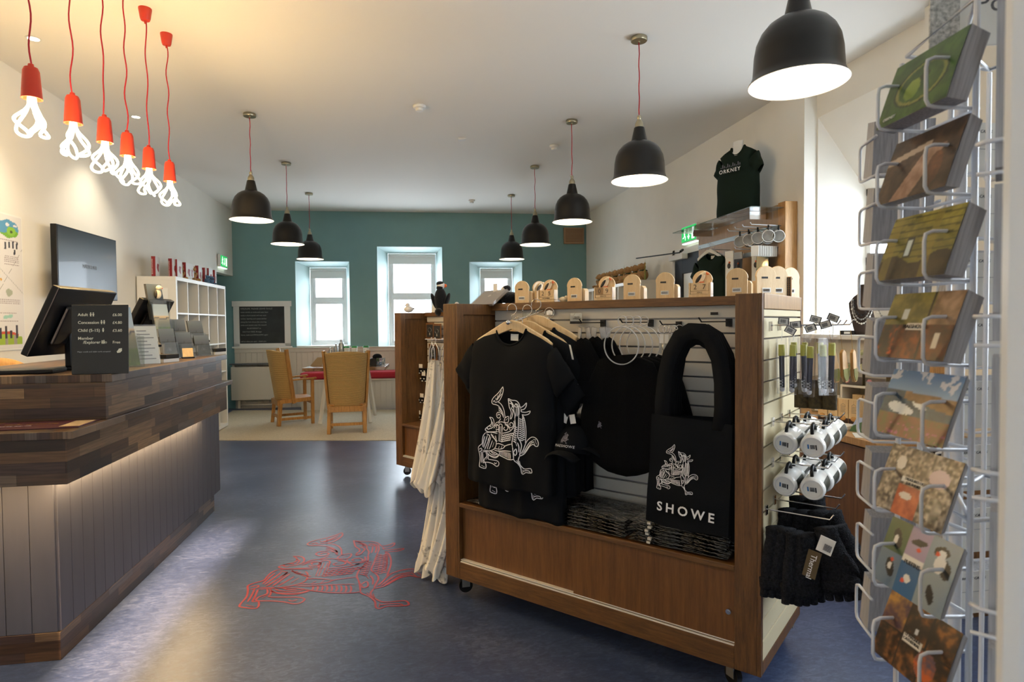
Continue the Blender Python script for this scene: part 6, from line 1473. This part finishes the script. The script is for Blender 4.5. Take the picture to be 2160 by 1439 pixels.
# ================= right window bay and cabinets =================
def cabinet(label, loc, rz, W_, D_, H_, doors=2):
    t = thing('display_cabinet', label, 'cabinet', loc, rz)
    MB().box(0, 0, 0, W_, D_, .09).build('plinth', K['oakh'], t); MB().box(0, .012, .09, W_, D_, H_-.04).build('carcass', K['oakp'], t)
    MB().box(-.015, -.02, H_-.04, W_+.0, D_, H_).build('worktop', K['oakl'], t, bevel=.002)
    for i in range(doors):
        a = W_*i/doors; d = MB().box(a+.004, -.006, .10, W_*(i+1)/doors-.004, .012, H_-.05).build('door', K['oakp'], t, bevel=.002)
        MB().box(W_*(i+1)/doors-.05, -.02, H_*.62, W_*(i+1)/doors-.042, -.006, H_*.62+.09).build('handle', K['steel'], d)
    return t
CH2 = .72
cabinet('oak cupboard under the bright side window, boxes on top', (2.505, 4.30, 0), radians(-90), 1.38, .62, CH2, 3)
cabinet('lower oak cupboard with a steel handle behind the postcard rack', (2.50, 2.42, 0), 0, .62, .46, .66, 1)
WT = CH2+.001
wq = thing('small_cube_shelf', 'small white box shelf on the cupboard with chocolate boxes', 'shelf', (2.80, 3.61, WT), radians(-72))
MB().box(0, 0, 0, .58, .2, .015).box(0, 0, .23, .58, .2, .245).box(0, 0, .015, .015, .2, .23).box(.26, 0, .015, .275, .2, .23).box(.565, 0, .015, .58, .2, .23).box(.015, .19, .015, .565, .2, .23).build('white_box_frame', K['lam'], wq, bevel=.002)
def gift(label, loc, rz=radians(-72), w_=.135, h_=.14, grp='flower printed gift boxes'):
    t = thing('gift_box', label, 'box', loc, rz, grp); MB().box(-w_/2, 0, 0, w_/2, .07, h_).build('box_body', mat('box_khaki', '6A5C3C', .5) if 'box_khaki' not in bpy.data.materials else bpy.data.materials['box_khaki'], t, bevel=.001); picture('printed_front', w_*.98, h_*.98, 'flower', t, 26, 24, loc=(0, -.001, .001))
zq = WT+.246
gift('flower printed gift box, lower row nearest the ornaments', (2.83, 3.535, zq)); gift('flower printed gift box, lower row beside the rack', (2.875, 3.39, zq)); gift('flower printed gift box on top of the other two', (2.865, 3.42, zq+.141), h_=.09)
def choc(label, loc, rz):
    t = thing('chocolate_box', label, 'box', loc, rz, 'upright chocolate boxes'); MB().box(-.033, 0, 0, .033, .05, .165).build('box_body', K['ply'], t, bevel=.001)
    MB().box(-.033, -.0012, 0, .033, 0, .045).build('brown_base', mat('choc_brown', '3A241C', .5) if 'choc_brown' not in bpy.data.materials else bpy.data.materials['choc_brown'], t); MB().ell((0, -.002, .045), (.020, .003, .016), 12, 8).build('cookie_print', K['pine'], t, smooth=True)
    m = MB(); m.tube([(-.016, -.0012, .125), (0, -.0012, .138), (.016, -.0012, .125)], .0008, 4); [m.box(-.016, -.0012, .118-.009*i, .016-.004*(i % 2), -.0004, .120-.009*i) for i in range(5)]; m.build('lettering', K['darkgrey'], t)
cl_ = ['nearest the mugs', 'second', 'third', 'fourth, beside the green card']
for i in range(4): choc('cream and brown chocolate box standing in front, ' + cl_[i], (2.68+.022*i, 3.62-.068*i, WT), radians(-72))
for i in range(3): choc('cream and brown chocolate box inside the white shelf, ' + ('left', 'middle', 'far')[i].replace('left', 'first'), (2.87+.022*i, 3.54-.068*i, WT+.016), radians(-72))
gc = thing('green_book', 'book with green hill cover lying tilted on the cupboard', 'book', (2.63, 3.20, WT+.002), rot=(radians(-52), 0, radians(-64))); MB().box(-.075, 0, 0, .075, .014, .12).build('pages', K['paper'], gc); picture('cover', .15, .12, lambda u, v: hx('3E5A28') if v < .35+.45*sin(pi*min(1, u*1.1)) else hx('A8B0C8'), gc, 24, 20, loc=(0, -.001, 0))
for i, (x, y) in enumerate(((2.62, 3.42), (2.62, 3.10))):
    o = MB().box(-.08, -.10, 0, .08, .10, .002 if i else .02).build('paper_sheet' if i else 'white_booklet', K['paper'], None, loc=(x, y, WT), rot=(0, 0, .4+.6*i)); tag(o, ('small white booklet stack at the cupboard edge', 'white sheet lying on the front of the cupboard top')[i], 'paper')
o = MB().box(-.10, 0, 0, .10, .10, .26).build('checked_bag', mat('grey_check', '8A8472', .7), None, bevel=.004, loc=(2.96, 3.97, WT), rot=(0, 0, radians(-62))); tag(o, 'grey checked gift bag on the cupboard behind the ornaments', 'bag')
m = MB()
for i in range(8):
    for j in range(5): 
        if (i+j) % 2: m.box(-.10+.025*i, -.0012, .01+.025*j, -.075+.025*i, 0, .035+.025*j)
m.build('check_print', K['paper'], o)
for i in range(3):
    o = MB().box(-.09, 0, 0, .09, .16, .05).build('wooden_tray', K['oakl'], None, bevel=.003, loc=(2.955, 3.16, zq+.052*i), rot=(0, 0, radians(-72))); tag(o, 'slatted wooden tray stacked behind the rack, %s' % ('bottom', 'middle', 'top')[i], 'tray', 'wooden trays behind the rack')
# necklace displays on the sill
def bust(label, loc, rz, m1, beads):
    t = thing('necklace_stand', label, 'necklace display', loc, rz)
    MB().loft([[(w*cos(2*pi*i/24), .5*w*sin(2*pi*i/24)*.5-.04*z, z) for i in range(24)] for w, z in ((.06, 0), (.075, .05), (.10, .17), (.105, .23), (.07, .275), (.035, .30), (.033, .36))]).build('bust_form', m1, t, smooth=True)
    for k in range(beads):
        m = MB(); R_ = .075-.012*k
        m.tube([(R_*cos(pi*i/16), -.035-.02*sin(pi*i/16)-.004*k, .25-(.17-.03*k)*sin(pi*i/16)) for i in range(17)], .002, 5)
        for i in range(17):
            a = pi*i/16; m.ell((R_*cos(a), -.035-.02*sin(a)-.004*k, .25-(.17-.03*k)*sin(a)), .0048+.0014*(i % 3), 8, 6)
        m.build('bead_string', (K['paper'], K['steel'], K['ink'])[k % 3], t, smooth=True)
    return t
bust('dark brown necklace bust with pale bead strings on the window sill', (3.24, 3.93, 1.28), radians(-60), mat('brown_suede', '3A2E28', .9), 3)
bust('white necklace bust on the window sill behind the rack', (3.26, 3.72, 1.28), radians(-55), K['paper'], 2)
bust('second dark necklace bust, tall bead loops, further along the sill', (3.30, 3.57, 1.28), radians(-50), bpy.data.materials['brown_suede'], 2)
jb = thing('jewellery_box', 'open black jewellery box on the sill edge', 'box', (3.19, 4.03, 1.28), radians(-55)); MB().box(-.05, -.03, 0, .05, .03, .03).build('box_base', K['blackm'], jb, bevel=.003); MB().box(-.02, -.032, .006, .02, -.03, .022).build('white_label', K['paper'], jb)
# folded clothes on the drawer cupboard
k = 0
for i in range(7):
    o = dup(fs, (2.80, 2.62, .661+.0155*i), 0.05); o['label'] = 'plastic wrapped dark shirt on the cupboard behind the rack, %s' % ('bottom', 'second', 'third', 'fourth', 'fifth', 'sixth', 'top')[i]; o['group'] = 'wrapped shirts behind the postcard rack'

# ================= postcard spinner beside the camera =================
rk = thing('postcard_rack', 'tall white wire spinner rack of postcards close on the viewer side', 'display rack', (.90, .88, 0), 0)
RXO, RYO = .90, .88
m = MB(); m.cyl((0, 0, 0), (0, 0, .03), .22, n=28).cyl((0, 0, .03), (0, 0, .10), .02, n=14); m.build('base', K['wire'], rk, smooth=2)
def rl(x, y): return (x-RXO, y-RYO)
for (x, y) in ((.786, .745), (.863, .862), (.872, .925), (.852, .950), (1.04, .74), (1.04, .96)):
    a, b = rl(x, y); MB().cyl((a, b, .10), (a, b, 1.83), .0042, n=8).build('upright', K['wire'], rk, smooth=2)
for z in (.12, .60, 1.10, 1.835):
    c = [rl(.786, .745), rl(.845, .932), rl(1.04, .96), rl(1.04, .74)]
    MB().tube([(p[0], p[1], z) for p in c], .0034, 6, closed=True).cyl((0, 0, z), (*c[0], z), .003, n=6).cyl((0, 0, z), (*c[2], z), .003, n=6).build('ring', K['wire'], rk, smooth=True)
MB().cyl((0, 0, .1), (0, 0, 1.84), .010, n=12).build('centre_pole', K['wire'], rk, smooth=2)
PX, PR = Vector((.728, .735, 0)), Vector((.745, .882, 0))     # near and far ends of the card column facing the aisle
FA = atan2((PR-PX).y, (PR-PX).x)                              # its direction
kinds = ['green', 'ruin', 'chamber', 'four', 'sea', 'shore', 'puffin', 'hall']
desc = ['green aerial mound card, top pocket', 'brown stone ruin card, second pocket', 'yellow stone chamber card with small window, third pocket', 'four picture chamber card with white caption, fourth pocket', 'blue sea and rocky coast card, fifth pocket',
        'pebble and shell picture card, sixth pocket', 'seabird picture card with white caption, seventh pocket', 'dark cathedral picture card, lowest pocket']
K['cardedge'] = mat('card_edges', 'A4A4A8', .6, noise=.25, ns=260, stretch=(1, 1, .05))
def pocket(loc, rz, w_=.15, d_=.045):
    """wire pocket in the local frame of a card stack whose front faces -y"""
    m = MB(); c, s_ = cos(rz), sin(rz)
    def P(x, y, z): return (loc[0]-RXO + x*c - y*s_, loc[1]-RYO + x*s_ + y*c, loc[2]+z)
    for x in (-.052, .052):
        pts = [P(x, d_+.02, .062), P(x, .0, .062), P(x, -.010, .058), P(x, -.012, .048), P(x, -.012, .004), P(x, -.008, -.004), P(x, .0, -.006), P(x, d_+.02, -.008)]
        m.tube(pts, .0027, 7)
    m.tube([P(-.052, d_+.02, -.008), P(.052, d_+.02, -.008)], .0027, 6)
    return m.build('wire_pocket', K['wire'], rk, smooth=True)
def cards(label, loc, rz, kind, n=1, lean=.30, th=.036, w_=.148, h_=.105, group=None, curl=.004):
    t = thing('postcard_stack', label, 'postcards', loc, rot=(-lean, 0, rz), group=group)
    m = MB(); m.hexa([(-w_/2, .001, 0), (w_/2, .001, 0), (w_/2, th, .004), (-w_/2, th, .004), (-w_/2, .001+curl, h_), (w_/2, .001+curl, h_), (w_/2, th+curl, h_-.004), (-w_/2, th+curl, h_-.004)])
    m.build('card_block', K['cardedge'], t)
    picture('front_card', w_, h_, kind, t, 72, 50, curl=curl, m='vc')
    return t
tilts = (-.05, -.03, -.02, -.01, .10, .13, .17, .20)
for i in range(8):
    z = 1.690-.1205*i; mid = (PX+PR)/2
    c_ = cards('stack of postcards, ' + desc[i], (mid.x, mid.y, z), FA+pi, kinds[i], th=(.030, .020, .028, .026, .006, .005, .006, .008)[i])
    c_.rotation_euler = (-.30, 0, FA+pi)
    pocket((mid.x, mid.y, z), FA+pi)
    if kinds[i] in ('four', 'shore', 'puffin', 'hall'):
        cap = {'four': 'MAESHOWE', 'shore': 'TREASURES OF\nTHE SHORE', 'puffin': 'PUFFINS', 'hall': 'ST MAGNUS\nCATHEDRAL'}[kinds[i]]
        text(cap, .009 if '\n' not in cap else .006, K['ink'], c_, (-.001, -.0022+.004*.25, .047 if '\n' not in cap else .055), al='CENTER')
    if kinds[i] == 'green': text('ORKNEY', .007, K['paper'], c_, (-.06, -.001, .008))
# stacks on the window side, seen from behind: white backs
def backs(label, loc, rz, z_i, w_=.135, h_=.15, th=.03):
    t = thing('postcard_stack', label, 'postcards', loc, rot=(-.26, 0, rz), group='white backed cards on the far side of the rack')
    MB().box(-w_/2, 0, 0, w_/2, th, h_).build('card_block', K['cardedge'], t); MB().box(-w_/2, th, 0, w_/2, th+.001, h_).build('back_card', K['paper'], t)
    text('ORKNEY CARDS', .008, K['darkgrey'], t, (.06, th+.0014, h_-.018), rot=(pi/2, 0, pi)); MB().box(-w_/2, th+.0008, h_*.52, w_/2, th+.0014, h_*.53).build('divider_line', K['cardedge'], t)
ordn = ('top', 'second', 'third', 'fourth', 'fifth', 'sixth', 'seventh', 'lowest')
for i in range(8):
    z = 1.665-.1205*i
    backs('stack of cards seen from its white back, %s of the right-hand tier column' % ordn[i] if 0 else 'white backed card stack behind the rack uprights, %s tier' % ordn[i], (1.085, 1.045, z), pi, i, h_=.098)
    t = thing('postcard_stack', 'thin pale stack of card edges beyond the picture cards, %s tier' % ordn[i], 'postcards', (.905, 1.03, z-.01), rot=(-.22, 0, pi-.35), group='edge-on card stacks beyond the picture column')
    MB().hexa([(-.05, 0, 0), (.05, 0, 0), (.05, .04, .0), (-.05, .04, .0), (-.05, .0, .10), (.05, .0, .10), (.05, .032, .10), (-.05, .032, .10)]).build('card_block', K['cardedge'], t); picture('front_card', .10, .10, 'valley', t, 10, 8)
    pocket((.905, 1.03, z-.01), pi-.35, .11)
    if i < 7: pocket((1.085, 1.045, z), pi, .11)
hs = thing('rack_header', 'white header board lettered Postcards on top of the rack', 'sign', (1.02, .86, 1.84), radians(-20)); MB().box(-.15, 0, 0, .30, .004, .16).build('header_board', K['paper'], hs, bevel=.001)
text('Postcards', .042, K['darkgrey'], hs, (-.09, -.001, .055))
MB().box(-.16, -.006, .0, -.115, -.002, .15).build('patterned_strip', mat('grey_sketch_print', 'B8B8B4', .6, noise=.5, ns=150), hs)
# edge-on leaflets at the very edge of the view and the white post
k = 0
for (z0, z1, c_, l) in ((1.57, 1.80, 'navy', 'dark and gold'), (1.36, 1.55, 'cardmaroon', 'brown and white'), (1.17, 1.34, 'navy', 'dark and white'), (1.0, 1.15, 'darkgrey', 'grey and yellow'), (.86, .98, 'pale_blue', 'pale blue')):
    if c_ == 'cardmaroon' and c_ not in K: K[c_] = mat('maroon_card', '3A2226', .5)
    if c_ == 'pale_blue' and c_ not in K: K[c_] = mat('pale_blue_card', '9CC0CC', .5)
    t = thing('leaflet_stack', l + ' leaflets seen edge-on next to the white post', 'leaflets', (.712, .632, z0), rot=(0, 0, -.845)); h_ = z1-z0
    MB().box(-.012, 0, 0, -.002, .10, h_).build('white_edges', K['cardedge'], t); MB().box(-.002, 0, 0, .010, .10, h_).build('dark_cover', K[c_], t)
    MB().tube([(-.03, .0, .03), (-.02, -.012, .03), (.012, -.014, .03)], .0028, 6).tube([(-.03, .0, -.006), (.012, .0, -.006), (.012, .1, -.006)], .0028, 6).build('wire_pocket', K['wire'], t, smooth=True)
ps = thing('rack_post', 'white rounded post out of focus at the very edge', 'post', (.421, .350, 0), radians(-48))
MB().box(-.020, -.02, 0, .03, .03, 2.4).build('post', K['upvc'], ps, bevel=.012)
MB().box(-.12, -.12, 0, .12, .12, .02).build('foot_plate', K['upvc'], ps, bevel=.004)
